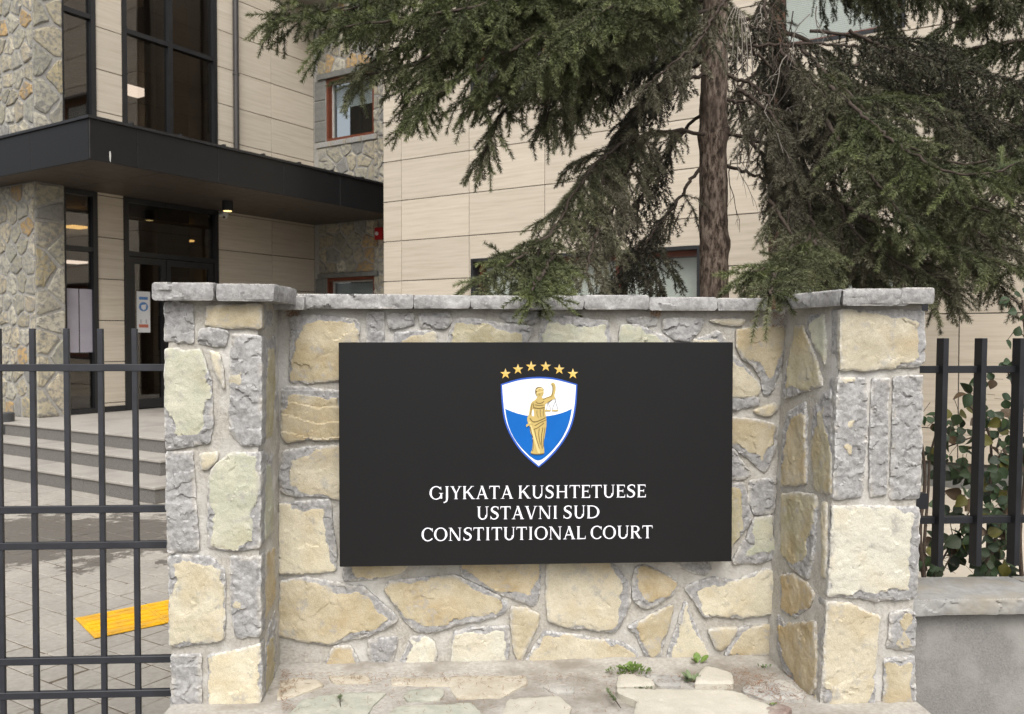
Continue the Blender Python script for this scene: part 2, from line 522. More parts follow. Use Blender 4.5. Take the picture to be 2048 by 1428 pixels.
# rose leaf: colour per object
m, nt, b = new_mat('rose_leaf', (0.04, 0.07, 0.03), 0.5, spec=0.3)
oi = node(nt, 'ShaderNodeObjectInfo')
n1 = noise_n(nt, coord(nt, rnd=True), 45, 4, 0.6)
c = mixc(nt, 0.8, oi.outputs['Color'], ramp(nt, n1, [(0.3, (0.65, 0.65, 0.65)), (0.7, (1.35, 1.35, 1.3))]), 'MULTIPLY')
nt.links.new(c, b.inputs['Base Color'])
bump(nt, b, n1, 0.3, 0.004)
b.inputs['Subsurface Weight'].default_value = 0.0
speck('weed_green', (0.09, 0.15, 0.03), (0.17, 0.25, 0.06), 60, 0.6, 0.1, 0.002)
speck('weed_dull', (0.10, 0.14, 0.07), (0.17, 0.21, 0.11), 60, 0.6, 0.1, 0.002)
speck('dry_needle', (0.17, 0.085, 0.045), (0.28, 0.16, 0.09), 40, 0.8, 0.1, 0.002)

# ------------------------------------------------------------------ pieces
_box_cache = {}
def fmat(fr, s, t, h):
    p = fr.w(s, t, h)
    return Matrix(((fr.ex.x, fr.ey.x, fr.n.x, p.x), (fr.ex.y, fr.ey.y, fr.n.y, p.y), (fr.ex.z, fr.ey.z, fr.n.z, p.z), (0, 0, 0, 1)))

def piece(name, fr, s0, s1, t0, t1, h0, h1, mat, parent=None, bev=0.0):
    """a box piece in a frame; alike boxes share one mesh; optional small chamfer"""
    dims = (round(s1 - s0, 4), round(t1 - t0, 4), round(h1 - h0, 4))
    key = (dims, mat.name, bev)
    me = _box_cache.get(key)
    if me is None:
        a, b_, c = dims
        bm = bmesh.new()
        bmesh.ops.create_cube(bm, size=1.0)
        for vtx in bm.verts:
            vtx.co = ((vtx.co.x + .5) * a, (vtx.co.y + .5) * b_, (vtx.co.z + .5) * c)
        if bev:
            bmesh.ops.bevel(bm, geom=bm.edges[:], offset=bev, segments=1, affect='EDGES')
        me = bpy.data.meshes.new(name)
        bm.to_mesh(me)
        bm.free()
        me.materials.append(mat)
        _box_cache[key] = me
    o = bpy.data.objects.new(name, me)
    COL.objects.link(o)
    o.matrix_world = fmat(fr, s0, t0, h0)
    if parent is not None:
        o.parent = parent
    return o

def rect_minus(r, holes):
    out = [r]
    for (a0, a1, b0, b1) in holes:
        nxt = []
        for (s0, s1, t0, t1) in out:
            x0, x1, y0, y1 = max(s0, a0), min(s1, a1), max(t0, b0), min(t1, b1)
            if x0 >= x1 or y0 >= y1:
                nxt.append((s0, s1, t0, t1))
                continue
            for q in ((s0, x0, t0, t1), (x1, s1, t0, t1), (x0, x1, t0, y0), (x0, x1, y1, t1)):
                if q[1] - q[0] > 0.012 and q[3] - q[2] > 0.012:
                    nxt.append(q)
        out = nxt
    return out

def clip_half(poly, p, n):
    """keep the part of poly where (q - p).n <= 0"""
    out = []
    k = len(poly)
    for i in range(k):
        a, b_ = poly[i], poly[(i + 1) % k]
        da = (a[0] - p[0]) * n[0] + (a[1] - p[1]) * n[1]
        db = (b_[0] - p[0]) * n[0] + (b_[1] - p[1]) * n[1]
        if da <= 0:
            out.append(a)
        if da * db < 0:
            f = da / (da - db)
            out.append((a[0] + (b_[0] - a[0]) * f, a[1] + (b_[1] - a[1]) * f))
    return out

CLAD_COLS = [(0.37, 0.33, 0.24), (0.32, 0.30, 0.23), (0.42, 0.38, 0.29), (0.29, 0.28, 0.225), (0.45, 0.42, 0.34), (0.36, 0.335, 0.26), (0.35, 0.30, 0.19), (0.38, 0.36, 0.29),
             (0.40, 0.35, 0.26), (0.39, 0.27, 0.13), (0.25, 0.245, 0.225), (0.41, 0.36, 0.26), (0.34, 0.32, 0.26), (0.42, 0.39, 0.31), (0.37, 0.33, 0.24), (0.33, 0.31, 0.24)]
def clad(fr, s0, s1, t0, t1, size, parent, rng, gap=0.042, mat=None, ends=True):
    """random rubble facing: every stone a piece of its own"""
    mat = mat or MATS['cladding_stone']
    nx = max(1, int(round((s1 - s0) / size)))
    ny = max(1, int(round((t1 - t0) / (size * 0.85))))
    dx, dy = (s1 - s0) / nx, (t1 - t0) / ny
    P = []
    for j in range(ny):
        for i in range(nx):
            P.append((s0 + dx * (i + .5 + (0.25 if j % 2 else -0.25) + rng.uniform(-.3, .3)), t0 + dy * (j + .5 + rng.uniform(-.33, .33))))
    for k, c in enumerate(P):
        poly = [(s0, t0), (s1, t0), (s1, t1), (s0, t1)]
        poly = [(max(s0 + .004, min(s1 - .004, x)), max(t0 + .004, min(t1 - .004, y))) for x, y in poly]
        for q in P:
            if q is c:
                continue
            ex, ey = q[0] - c[0], q[1] - c[1]
            d = math.hypot(ex, ey)
            if d > size * 3 or d < 1e-6:
                continue
            ex, ey = ex / d, ey / d
            poly = clip_half(poly, (c[0] + ex * (d / 2 - gap / 2), c[1] + ey * (d / 2 - gap / 2)), (ex, ey))
            if len(poly) < 3:
                break
        if len(poly) < 3:
            continue
        cx = sum(p[0] for p in poly) / len(poly)
        cy = sum(p[1] for p in poly) / len(poly)
        ar = 0.5 * abs(sum(poly[i][0] * poly[(i + 1) % len(poly)][1] - poly[(i + 1) % len(poly)][0] * poly[i][1] for i in range(len(poly))))
        if ar < 0.003:
            continue
        ring = []
        m_ = len(poly)
        for i in range(m_):
            a, b_ = poly[i], poly[(i + 1) % m_]
            for f in (0.08, 0.5, 0.92):
                jx = rng.uniform(-.011, .011)
                jy = rng.uniform(-.011, .011)
                x = a[0] + (b_[0] - a[0]) * f
                y = a[1] + (b_[1] - a[1]) * f
                ring.append((min(max(x + jx, s0), s1), min(max(y + jy, t0), t1)))
        n = len(ring)
        top = rng.uniform(.012, .022)
        vs = [(x - cx, y - cy, -0.01) for x, y in ring]
        vs += [((x - cx) * .97, (y - cy) * .97, top * .7) for x, y in ring]
        vs += [((x - cx) * .86 + rng.uniform(-.006, .006), (y - cy) * .86 + rng.uniform(-.006, .006), top + rng.uniform(-.005, .006)) for x, y in ring]
        vs.append((rng.uniform(-.02, .02), rng.uniform(-.02, .02), top + rng.uniform(-.004, .01)))
        fs = []
        for i in range(n):
            j = (i + 1) % n
            fs += [(i, j, n + j, n + i), (n + i, n + j, 2 * n + j, 2 * n + i), (2 * n + i, 2 * n + j, 3 * n)]
        o = mesh_obj('stone', vs, fs, mat, parent)
        o.matrix_world = fmat(fr, cx, cy, 0)
        cc = rng.choice(CLAD_COLS)
        g = rng.uniform(.85, 1.12)
        o.color = (cc[0] * g, cc[1] * g, cc[2] * g, 1)

# ------------------------------------------------------------------ ground
u = V((0.845, -0.535, 0)).normalized()      # along the right facade, towards the viewer's right
v_ = V((0.535, 0.845, 0)).normalized()      # along the entrance wall, away from the viewer
FL = Frame((0, 0, 0), (1, 0, 0), (0, 1, 0), (0, 0, 1))

g = MB().add([(-600, -600, -0.02), (600, -600, -0.02), (600, 900, -0.02), (-600, 900, -0.02)], [(0, 1, 2, 3)]).build('ground', MATS['ground_asphalt'])
g['kind'] = 'structure'
court = MB().add([(-9, 3.3, -0.004), (-0.9, 3.3, -0.004), (-0.9, 17, -0.004), (-9, 17, -0.004)], [(0, 1, 2, 3)]).build('courtyard', MATS['soil'])
court['kind'] = 'structure'
gp = MB().add([(-0.9, 3.75, -0.003), (9, 3.75, -0.003), (9, 16, -0.003), (-0.9, 16, -0.003)], [(0, 1, 2, 3)]).build('garden', MATS['garden_paving'])
gp['kind'] = 'structure'
rng = random.Random(4)
GP = Frame((-3.0, 5.0, 0), u, v_, (0, 0, 1))
PS = 0.2
far_mb = MB()
rng_p = random.Random(9)
pav_cache = []
for kk in range(4):
    e0 = .0032
    a = PS - 2 * e0
    bv = .004
    vs = [(0, 0, -.03), (a, 0, -.03), (a, a, -.03), (0, a, -.03), (0, 0, -bv), (a, 0, -bv), (a, a, -bv), (0, a, -bv),
          (bv, bv, 0), (a - bv, bv, 0), (a - bv, a - bv, 0), (bv, a - bv, 0)]
    vs = [(x + rng_p.uniform(-.0015, .0015), y + rng_p.uniform(-.0015, .0015), z + (rng_p.uniform(-.0015, .0015) if i > 7 else 0)) for i, (x, y, z) in enumerate(vs)]
    fs = [(0, 1, 5, 4), (1, 2, 6, 5), (2, 3, 7, 6), (3, 0, 4, 7), (4, 5, 9, 8), (5, 6, 10, 9), (6, 7, 11, 10), (7, 4, 8, 11), (8, 9, 10, 11)]
    me = bpy.data.meshes.new('paver')
    me.from_pydata(vs, [], fs)
    me.materials.append(MATS['paver'])
    pav_cache.append((me, vs, fs))
for i in range(-30, 31):
    for j in range(-30, 41):
        c = GP.w((i + .5) * PS, (j + .5) * PS)
        if not (-8.6 < c.x < -0.95 and 3.4 < c.y < 13.5):
            continue
        pxc = 1024 + FPX * c.x / c.y
        me, vs, fs = pav_cache[(i * 7 + j * 13) % 4]
        dz = rng_p.uniform(-.003, .002)
        if -40 < pxc < 360 and 3.5 < c.y < 9.3:
            o = link('paver', me, None, court)
            o.matrix_world = fmat(GP, i * PS + e0, j * PS + e0, dz)
        else:
            far_mb.add([GP.w(i * PS + e0 + x, j * PS + e0 + y, z + dz) for x, y, z in vs], fs)
o = far_mb.build('paver_field', MATS['paver'], court)
o['kind'] = 'stuff'

# ------------------------------------------------------------------ the building
bld = empty('office_building', 'cream panelled office building with black canopy and rubble stone piers behind the sign wall', 'building')
ZL = 0.51                                        # landing height
E = Frame(at_z(142, 830, ZL), v_, Z, u)          # entrance wall
E.o.z = 0
def el(px, py):
    return E.loc(px, py)
tA0, tA1 = el(125, 600)[0], el(196, 600)[0]
tB0, tB1 = el(249, 600)[0], el(437, 600)[0]
tC = el(629, 500)[0]
ZS = el(215, 388)[1]                             # soffit
FH = 0.50
ZC = ZS + FH                                     # canopy top
ZTOP = 9.0
A0 = at_y(767, 500, 13.6); A0.z = 0
F_ = Frame(A0, u, Z, -v_)                        # right facade
S_ = Frame(E.w(tC, 0), u, Z, -v_)                # rubble wall between the two
print('E', tA0, tA1, tB0, tB1, tC, 'ZS', ZS, 'A0', A0)
rows = [3.17 + 0.63 * k for k in range(-6, 11)]

# panels of the right facade
W1, W2 = (1.70, 5.25), (6.12, 7.60)
holes = [(W1[0], W1[1], 1.20, 2.82), (W2[0], W2[1], 1.20, 2.82), (W1[0], W1[1], 5.10, 6.80), (W2[0], W2[1], 5.10, 6.80)]
back = MB()
for q in rect_minus((0.0, 13.0, 0.25, ZTOP), holes):
    back.boxf(F_, q[0], q[1], q[2], q[3], -0.30, -0.032)
fw = back.build('facade_wall', MATS['joint_dark'], bld)
cols = [0.0, 0.37] + [0.37 + 1.3 * k for k in range(1, 10)]
for i in range(len(cols) - 1):
    for j in range(len(rows) - 1):
        for q in rect_minus((cols[i] + .005, cols[i + 1] - .005, max(rows[j], .28) + .006, rows[j + 1] - .006), holes):
            if q[3] > q[2]:
                piece('panel', F_, q[0], q[1], q[2], q[3], -0.03, 0.0, MATS['facade_panel'], fw, .002)
RT = Frame(A0, -v_, Z, -u)                       # return of the facade beside the rubble wall
MB().boxf(RT, -2.2, -.031, .25, ZTOP, -.2, -.032).build('return_wall', MATS['joint_dark'], bld)
for j in range(len(rows) - 1):
    piece('panel', RT, -1.5, -.034, max(rows[j], .28) + .006, rows[j + 1] - .006, -.03, 0.0, MATS['facade_panel'], fw, .002)
plinth = MB().boxf(F_, 0.02, 13, -0.02, 0.27, -.2, -.05).build('plinth', MATS['lintel_grey'], bld)

def facade_window(fr, s0, s1, t0, t1, parent, nbay, blind_to=1.0):
    fm = MB()
    wd = .045
    for q in ((s0, s1, t1 - wd, t1), (s0, s1, t0, t0 + wd), (s0, s0 + wd, t0 + wd, t1 - wd), (s1 - wd, s1, t0 + wd, t1 - wd)):
        fm.boxf(fr, q[0], q[1], q[2], q[3], -.24, .004)
    wn = fm.build('window', MATS['black_frame'], parent)
    a0, a1, b0, b1 = s0 + wd, s1 - wd, t0 + wd, t1 - wd
    bw = (a1 - a0) / nbay
    for k in range(nbay):
        c0, c1 = a0 + bw * k, a0 + bw * (k + 1)
        fb = MB()
        for q in ((c0, c1, b1 - .07, b1), (c0, c1, b0, b0 + .07), (c0, c0 + .06, b0 + .07, b1 - .07), (c1 - .06, c1, b0 + .07, b1 - .07)):
            fb.boxf(fr, q[0] + .002, q[1] - .002, q[2], q[3], -.24, -.17)
        fb.build('frame', MATS['brown_frame'], wn)
        MB().boxf(fr, c0 + .05, c1 - .05, b0 + .06, b1 - .06, -.208, -.202).build('pane', MATS['clear_glass'], wn)
        bl = MB()
        zb = b1 - .08
        lim = b0 + .08 + (1 - blind_to) * (b1 - b0)
        while zb > lim:
            vs = [fr.w(c0 + .07, zb, -.262), fr.w(c1 - .07, zb, -.262), fr.w(c1 - .07, zb - .027, -.25), fr.w(c0 + .07, zb - .027, -.25)]
            bl.add(vs, [(0, 1, 2, 3)])
            zb -= .024
        if bl.v:
            o = bl.build('blind', MATS['blind'], wn)
            o['kind'] = 'stuff'
    MB().boxf(fr, s0, s1, t0, t1, -.9, -.88).boxf(fr, s0 - .1, s0, t0, t1, -.9, -.25).boxf(fr, s1, s1 + .1, t0, t1, -.9, -.25).boxf(fr, s0, s1, t1, t1 + .1, -.9, -.25).boxf(fr, s0, s1, t0 - .1, t0, -.9, -.25).build('reveal', MATS['room_dark'], wn)
    return wn
facade_window(F_, W1[0], W1[1], 1.20, 2.82, bld, 3)
facade_window(F_, W2[0], W2[1], 1.20, 2.82, bld, 1)
facade_window(F_, W1[0], W1[1], 5.10, 6.80, bld, 3, .3)
facade_window(F_, W2[0], W2[1], 5.10, 6.80, bld, 1, 1.0)  # closed pale blind added to imitate bright sky mirrored in this pane
for j, z in enumerate(rows):                      # little clips on the panel edge
    if 2.2 < z < 6.2:
        MB().boxf(F_, -.012, .02, z - .006, z + .008, -.02, .006).boxf(F_, .05, .062, z - .006, z + .008, -.02, .004).build('panel_clip', MATS['black_frame'], bld)

# entrance wall panels
ecols = [tA1, tB0]
eholes = [(tA0 - .02, tA1, ZL, ZTOP), (tB0, tB1, ZL, ZTOP)]
eb = MB()
for q in rect_minus((tA0 - .02, tC + .5, 0.0, ZTOP), eholes):
    eb.boxf(E, q[0], q[1], q[2], q[3], -0.25, -0.032)
ew = eb.build('entrance_wall', MATS['joint_dark'], bld)
tj = el(543, 300)[0]
for (c0, c1) in ((tA1, tB0), (tB1, tj), (tj, tC)):
    for j in range(len(rows) - 1):
        a, b_ = max(rows[j], ZL + .08), rows[j + 1]
        if b_ - a > .05:
            piece('panel', E, c0 + .004, c1 - .004, a + .006, b_ - .006, -0.03, 0.0, MATS['facade_panel'], ew, .002)

# glazing of the entrance
def glazing(c0, c1, z0, z1, bars_v, bars_h, nm, fw_=.075):
    f = MB()
    f.boxf(E, c0, c0 + fw_, z0, z1, -.12, .02).boxf(E, c1 - fw_, c1, z0, z1, -.12, .02)
    f.boxf(E, c0 + fw_, c1 - fw_, z0, z0 + fw_, -.12, .018).boxf(E, c0 + fw_, c1 - fw_, z1 - fw_, z1, -.12, .018)
    for t in bars_v:
        f.boxf(E, t - .04, t + .04, z0 + fw_, z1 - fw_, -.1, .014)
    for zz in bars_h:
        xs = [c0 + fw_] + [t for b in bars_v for t in (b - .04, b + .04)] + [c1 - fw_]
        for k in range(0, len(xs), 2):
            f.boxf(E, xs[k], xs[k + 1], zz - .035, zz + .035, -.1, .012)
    wn = f.build(nm, MATS['black_frame'], bld)
    hz = [z0 + fw_] + sorted(bars_h) + [z1 - fw_]
    vt = [c0 + fw_] + sorted(bars_v) + [c1 - fw_]
    for i in range(len(vt) - 1):
        for j in range(len(hz) - 1):
            MB().boxf(E, vt[i], vt[i + 1], hz[j], hz[j + 1], -.052, -.044).build('pane', MATS['tinted_glass'], wn)
    return wn
z_tr = el(160, 497)[1]
z_ut = el(160, 27)[1]
z_ut2 = el(255, 62)[1]
z_dh = el(262, 512)[1]
z_dt = el(262, 405)[1]
tM = el(342, 300)[0]
print('z', z_tr, z_ut, z_ut2, z_dh, z_dt)
glazing(tA0 - .02, tA1, ZL, ZS, [], [z_tr], 'window')
glazing(tA0 - .02, tA1, ZC, ZTOP, [], [z_ut], 'window')
glazing(tB0, tB1, ZC, ZTOP, [tM], [z_ut2], 'window')
glazing(tB0, tB1, z_dh, ZS, [], [], 'window')
# double door
fwd = .09
door = empty('door')
door.parent = bld
piece('door_post', E, tB0, tB0 + fwd, ZL, z_dh, -.12, .02, MATS['black_frame'], door)
piece('door_post', E, tB1 - fwd, tB1, ZL, z_dh, -.12, .02, MATS['black_frame'], door)
dmid = el(333, 560)[0]
for k, (c0, c1) in enumerate(((tB0 + fwd, dmid), (dmid, tB1 - fwd))):
    lf = MB()
    c0 += .006; c1 -= .006
    z0, z1 = ZL + .02, z_dh - .01
    lf.boxf(E, c0, c0 + .085, z0, z1, -.08, 0).boxf(E, c1 - .085, c1, z0, z1, -.08, 0)
    lf.boxf(E, c0 + .085, c1 - .085, z1 - .1, z1, -.08, -.003).boxf(E, c0 + .085, c1 - .085, z0, z0 + .14, -.08, -.003)
    lo = lf.build('door_leaf', MATS['black_frame'], door)
    MB().boxf(E, c0 + .08, c1 - .08, z0 + .13, z1 - .09, -.045, -.038).build('pane', MATS['tinted_glass'], door)
    hs_ = c1 - .05 if k == 0 else c0 + .045
    hb = MB().tube([E.w(hs_, 1.45, .01), E.w(hs_, 1.45, .06), E.w(hs_, 2.0, .06), E.w(hs_, 2.0, .01)], .014, 8)
    hb.build('handle', MATS['black_frame'], door, True)
# base strip under the little panel
piece('plinth_strip', E, tA1, tB0, ZL, ZL + .09, -.03, .012, MATS['black_frame'], bld)
# rooms behind the glass
for (z0, z1) in ((ZL, ZS - .25), (ZC - .1, ZTOP)):
    rm = MB()
    a0, a1, d = tA0 - .3, tC - .3, -6.0
    c = [E.w(a, z, h) for h in (d, -.26) for z in (z0, z1) for a in (a0, a1)]
    rm.add(c, [(0, 1, 3, 2), (0, 4, 5, 1), (2, 3, 7, 6), (0, 2, 6, 4), (1, 5, 7, 3)])
    rm.boxf(E, tB0 + .2, tB0 + .6, z0, z1, -3.2, -2.8).boxf(E, tC - 1.2, tC - .9, z0, z1, -3.6, -3.2)
    rm.build('interior', MATS['room_wall'], bld)
MB().boxf(E, tB1 - .55, tB1 - .2, ZL, ZTOP, -.9, -.5).build('inner_column', MATS['room_dark'], bld)
zc1 = ZS - .28
for (px, py, zz, hw, mt) in ((363, 483, zc1, .17, 'lamp_warm'), (152, 456, zc1, .15, 'lamp_warm'), (146, 526, zc1 - .55, .2, 'lamp_white'), (266, 184, 6.9, .34, 'lamp_white')):
    p = at_z(px, py, zz)
    fr = Frame(p, v_, -u, (0, 0, 1))
    lp = MB().boxf(fr, -hw, hw, -hw, hw, 0, .03).build('ceiling_light', MATS[mt], bld)

# canopy
p = at_z(180, 318, ZS)
CN = Frame((p.x, p.y, 0), v_, Z, u)              # fascia facing the court
cs = (E.w(0, 0) - CN.o).dot(u)                   # wall lies cs behind (negative)
print('canopy overhang', -cs, 'corner', p)
LEN = (S_.o - CN.o).dot(v_) - .0
core = MB().boxf(CN, .04, LEN, ZS + .03, ZC - .03, -6.0, -.04).build('canopy', MATS['joint_dark'], bld)
fj = [0.0] + [CN.loc(px, 350)[0] for px in (275, 436, 567, 680)] + [LEN]
for i in range(len(fj) - 1):
    if fj[i + 1] > fj[i]:
        piece('fascia_panel', CN, fj[i] + .003, fj[i + 1] - .003, ZS, ZC, -.035, 0, MATS['black_fascia'], core, .003)
CL = Frame(CN.o, u, Z, -v_)                       # the short side
for k in range(5):
    piece('fascia_panel', CL, -1.35 * (k + 1) + .003, -1.35 * k - (.04 if k == 0 else .003), ZS, ZC, -.035, 0, MATS['black_fascia'], core, .003)
MB().boxf(CN, -.03, LEN, ZC, ZC + .035, -.25, .025).boxf(CL, -6.7, -.25, ZC, ZC + .034, -.25, .024).build('edge_flashing', MATS['black_frame'], core)
for k in range(7):
    s = .55 + k * .72
    MB().boxf(CN, s, s + .03, ZC + .035, ZC + .06, -.2, .022).build('flashing_clip', MATS['black_frame'], core)
soj = [0.04] + [CN.loc(px, 420)[0] for px in (330, 545)] + [LEN]
for i in range(len(soj) - 1):
    for (h0, h1) in ((-1.1, -.04), (-2.6, -1.106)):
        piece('soffit_panel', CN, soj[i] + .003, soj[i + 1] - .003, ZS + .005, ZS + .029, h0, h1, MATS['soffit_brown'], core)
piece('soffit_panel', CN, .04, LEN, ZS + .005, ZS + .029, -5.9, -2.606, MATS['soffit_brown'], core)
MB().boxf(CN, -.0045, .001, ZS + .01, ZC - .01, -.003, .0035).build('corner_highlight', MATS['pipe_metal'], core)  # thin strip paler than the fascia, stands in for the corner's highlight
st = CN.loc(220, 310)
sm = MB()
sm.prism(CN, [(st[0] - .004, st[1] - .07), (st[0] + .006, st[1] - .09), (st[0] + .012, st[1]), (st[0] + .006, st[1] + .05), (st[0] - .008, st[1] + .04), (st[0] - .01, st[1] - .02)], 0.0005, .002)
sm.build('bird_dropping', MATS['chip_white'], core)

# rubble pier on the left and the rubble wall at the back
pb = MB()
t61 = el(62, 500)[0]
PR = Frame(E.w(0, 0, .10), v_, Z, u)
PL = Frame(PR.w(t61, 0), u, Z, -v_)
pb.boxf(PR, t61, tA0 - .02, 0.3, ZTOP, -4.0, 0.0)
pier = pb.build('stone_pier', MATS['building_mortar'], bld)
rng = random.Random(21)
for (z0, z1) in ((ZL, ZS - .01), (ZC + .12, 8.3)):
    clad(PR, t61, tA0 - .02, z0, z1, .30, pier, rng)
    clad(PL, -1.35, 0.0, z0, z1, .30, pier, rng)
MB().boxf(PR, t61 - .12, tA0 + .05, ZC + .0355, ZC + .12, -1.6, .10).build('pier_flashing', MATS['black_frame'], bld)
# back wall with two windows
def sl(px, py):
    return S_.loc(px, py)
sEnd = 3.2
wz = []
a0, a1 = sl(652, 230)[0], sl(748, 230)[0]
z0u, z1u = sl(655, 283)[1], sl(655, 158)[1]
z1l = sl(660, 556)[1]
wins = [(a0, a1, z0u, z1u), (a0, a1, z1l - 1.5, z1l)]
lints = [(a0 - .2, a1 + .1, z1u, z1u + .1), (a0 - .2, a1 + .1, z1l, z1l + .08)]
sills = [(a0 - .25, a1 + .1, z0u - .12, z0u)]
jambs = [(0.0, a0, z0u, z1u), (0.0, a0, z1l - 1.5, z1l)]
sb = MB()
for q in rect_minus((0.0, sEnd, 0.0, ZTOP), wins):
    sb.boxf(S_, q[0], q[1], q[2], q[3], -.3, 0)
sw = sb.build('rubble_wall', MATS['building_mortar'], bld)
for q in rect_minus((0.0, sEnd, 0.3, 8.0), wins + lints + sills + jambs):
    if q[1] - q[0] > .1 and q[3] - q[2] > .1:
        for w_ in rect_minus(q, [(-9, 9, ZS, ZC)]):
            clad(S_, w_[0], w_[1], w_[2], w_[3], .29, sw, rng, .035)
for q in lints:
    piece('lintel', S_, q[0], q[1], q[2], q[3], -.1, .05, MATS['lintel_grey'], sw)
    piece('lintel', S_, q[0] + .12, q[1], q[2] - .06, q[2], -.2, -.02, MATS['concrete_white'], sw)
for q in sills:
    for k in range(4):
        ww = (q[1] - q[0]) / 4
        piece('sill_stone', S_, q[0] + ww * k + .01, q[0] + ww * (k + 1) - .01, q[2] + .01, q[3] - .01, -.1, .03 + .004 * k, MATS['coping_grey'], sw, .008)
for q in jambs:
    for k in range(3):
        hh_ = (q[3] - q[2]) / 3
        piece('jamb_stone', S_, .03, q[1] - .01, q[2] + hh_ * k + .01, q[2] + hh_ * (k + 1) - .01, -.2, .015, MATS['lintel_grey'], sw, .008)
for (q, bt) in ((wins[0], .45), (wins[1], 1.0)):
    f = MB()
    for r_ in ((q[0] - .05, q[1], q[3] - .06, q[3] + .03), (q[0] - .05, q[1], q[2], q[2] + .05), (q[0] - .05, q[0] + .05, q[2] + .05, q[3] - .06), (q[1] - .05, q[1], q[2] + .05, q[3] - .06)):
        f.boxf(S_, r_[0], r_[1], r_[2], r_[3], -.2, -.012)
    wn = f.build('window', MATS['brown_frame'], bld)
    f2 = MB()
    for r_ in ((q[0] + .05, q[1] - .05, q[3] - .09, q[3] - .06), (q[0] + .05, q[0] + .075, q[2] + .05, q[3] - .09), (q[1] - .075, q[1] - .05, q[2] + .05, q[3] - .09), (q[0] + .05, q[1] - .05, q[2] + .05, q[2] + .07)):
        f2.boxf(S_, r_[0], r_[1], r_[2], r_[3], -.18, -.12)
    f2.build('frame', MATS['concrete_white'], wn)
    MB().boxf(S_, q[0] + .06, q[1] - .06, q[2] + .06, q[3] - .08, -.152, -.146).build('pane', MATS['grey_glass'], wn)
    bl = MB()
    zb = q[3] - .1
    while zb > q[3] - (q[3] - q[2]) * bt:
        bl.add([S_.w(q[0] + .07, zb, -.215), S_.w(q[1] - .07, zb, -.215), S_.w(q[1] - .07, zb - .024, -.205), S_.w(q[0] + .07, zb - .024, -.205)], [(0, 1, 2, 3)])
        zb -= .026
    bl.build('blind', MATS['blind'], wn)['kind'] = 'stuff'
    MB().boxf(S_, q[0] - .2, q[1] + .2, q[2] - .2, q[3] + .2, -.9, -.88).build('room_back', MATS['room_dark'], wn)
# downpipe
pd = el(467, 200)[0]
dp = MB().tube([E.w(pd, ZC, .07), E.w(pd, ZTOP, .07)], .05, 14, False).build('downpipe', MATS['pipe_metal'], bld, True)
for zz in (ZC + .35, ZC + 1.9):
    MB().tube([E.w(pd, zz, .07), E.w(pd, zz + .03, .07)], .058, 14).build('bracket', MATS['pipe_metal'], dp)
# eaves of the block in the corner (light soffit seen at the very top)
pz = el(580, 0)[1]
piece('eaves', E, tj + .1, tC + 1, pz + .05, pz + .3, -.2, .9, MATS['concrete_white'], bld)

# small fittings
p = at_z(455, 402, ZS + .005)
lampf = MB().tube([p + V((0, 0, -.16)), p], .085, 20)
lm = lampf.build('ceiling_lamp', MATS['black_frame'], None, False)
tag(lm, 'short black cylinder lamp under the canopy soffit beside the white camera', 'lamp')
MB().tube([p + V((0, 0, -.163)), p + V((0, 0, -.1605))], .066, 20).build('lens', MATS['lamp_warm'], lm)
p = at_z(440, 416, ZS + .005)
p = E.w(el(440, 430)[0], el(440, 430)[1], 0)
sc_ = empty('security_camera', 'small white dome security camera by the black entrance frame', 'camera')
MB().tube([p + u * .002, p + u * .12], .03, 12).build('bracket', MATS['white_plastic'], sc_, True, 40)
q = p + u * .13
bm_ = MB()
prof = [(-.07, .012), (-.062, .03), (-.04, .047), (-.01, .055), (.03, .055), (.05, .05), (.055, .02)]
bm_.tube([q + V((0, 0, z)) for z, r in prof], [r for z, r in prof], 16)
bm_.build('housing', MATS['white_plastic'], sc_, True, 40)
MB().tube([q + V((0, -.03, -.05)), q + V((.0, -.055, -.055))], .02, 12).build('lens', MATS['black_frame'], sc_, True, 40)
p = S_.w(sl(760, 468)[0], sl(760, 468)[1], 0)
ab = empty('alarm_box', 'red alarm box on the rubble wall at the panel corner', 'alarm')
fr = Frame(p, u, Z, -v_)
MB().boxf(fr, -.06, .12, -.11, .11, 0.01, .08).build('case', MATS['red_plastic'], ab)
MB().tube([fr.w(.0, 0, .08), fr.w(.0, 0, .1)], .035, 14).build('button', MATS['white_plastic'], ab)
# notices on the glass
ntc = empty('notice_sheet', 'two lilac paper sheets taped inside the narrow window', 'notice')
for (x0, x1) in ((135, 160), (162, 189)):
    a, b_ = el(x0, 640)[0], el(x1, 640)[0]
    MB().boxf(E, a, b_, el(150, 705)[1], el(150, 577)[1], -.036, -.034).build('sheet', MATS['paper_lilac'], ntc)
nt2 = empty('door_notice', 'long white notice with blue face mask circle on the glass door', 'notice')
a, b_, z0, z1 = el(276, 620)[0], el(303, 620)[0], el(290, 665)[1], el(290, 583)[1]
MB().boxf(E, a, b_, z0, z1, -.036, -.034).build('sheet', MATS['paper'], nt2)
ac, hw, dz = (a + b_) / 2, (b_ - a) / 2, z1 - z0
def disc(fr, cx, cz, rx, rz, h0, h1, n=24):
    return MB().prism(fr, [(cx + rx * math.cos(2 * math.pi * i / n), cz + rz * math.sin(2 * math.pi * i / n)) for i in range(n)], h0, h1)
disc(E, ac, z1 - dz * .37, hw * .68, hw * .62, -.0335, -.033).build('blue_disc', MATS['print_blue'], nt2)
MB().prism(E, [(ac - hw * .35, z1 - dz * .40), (ac - hw * .3, z1 - dz * .33), (ac + hw * .4, z1 - dz * .31), (ac + hw * .35, z1 - dz * .42), (ac, z1 - dz * .46)], -.0328, -.0325).build('mask_mark', MATS['paper'], nt2)
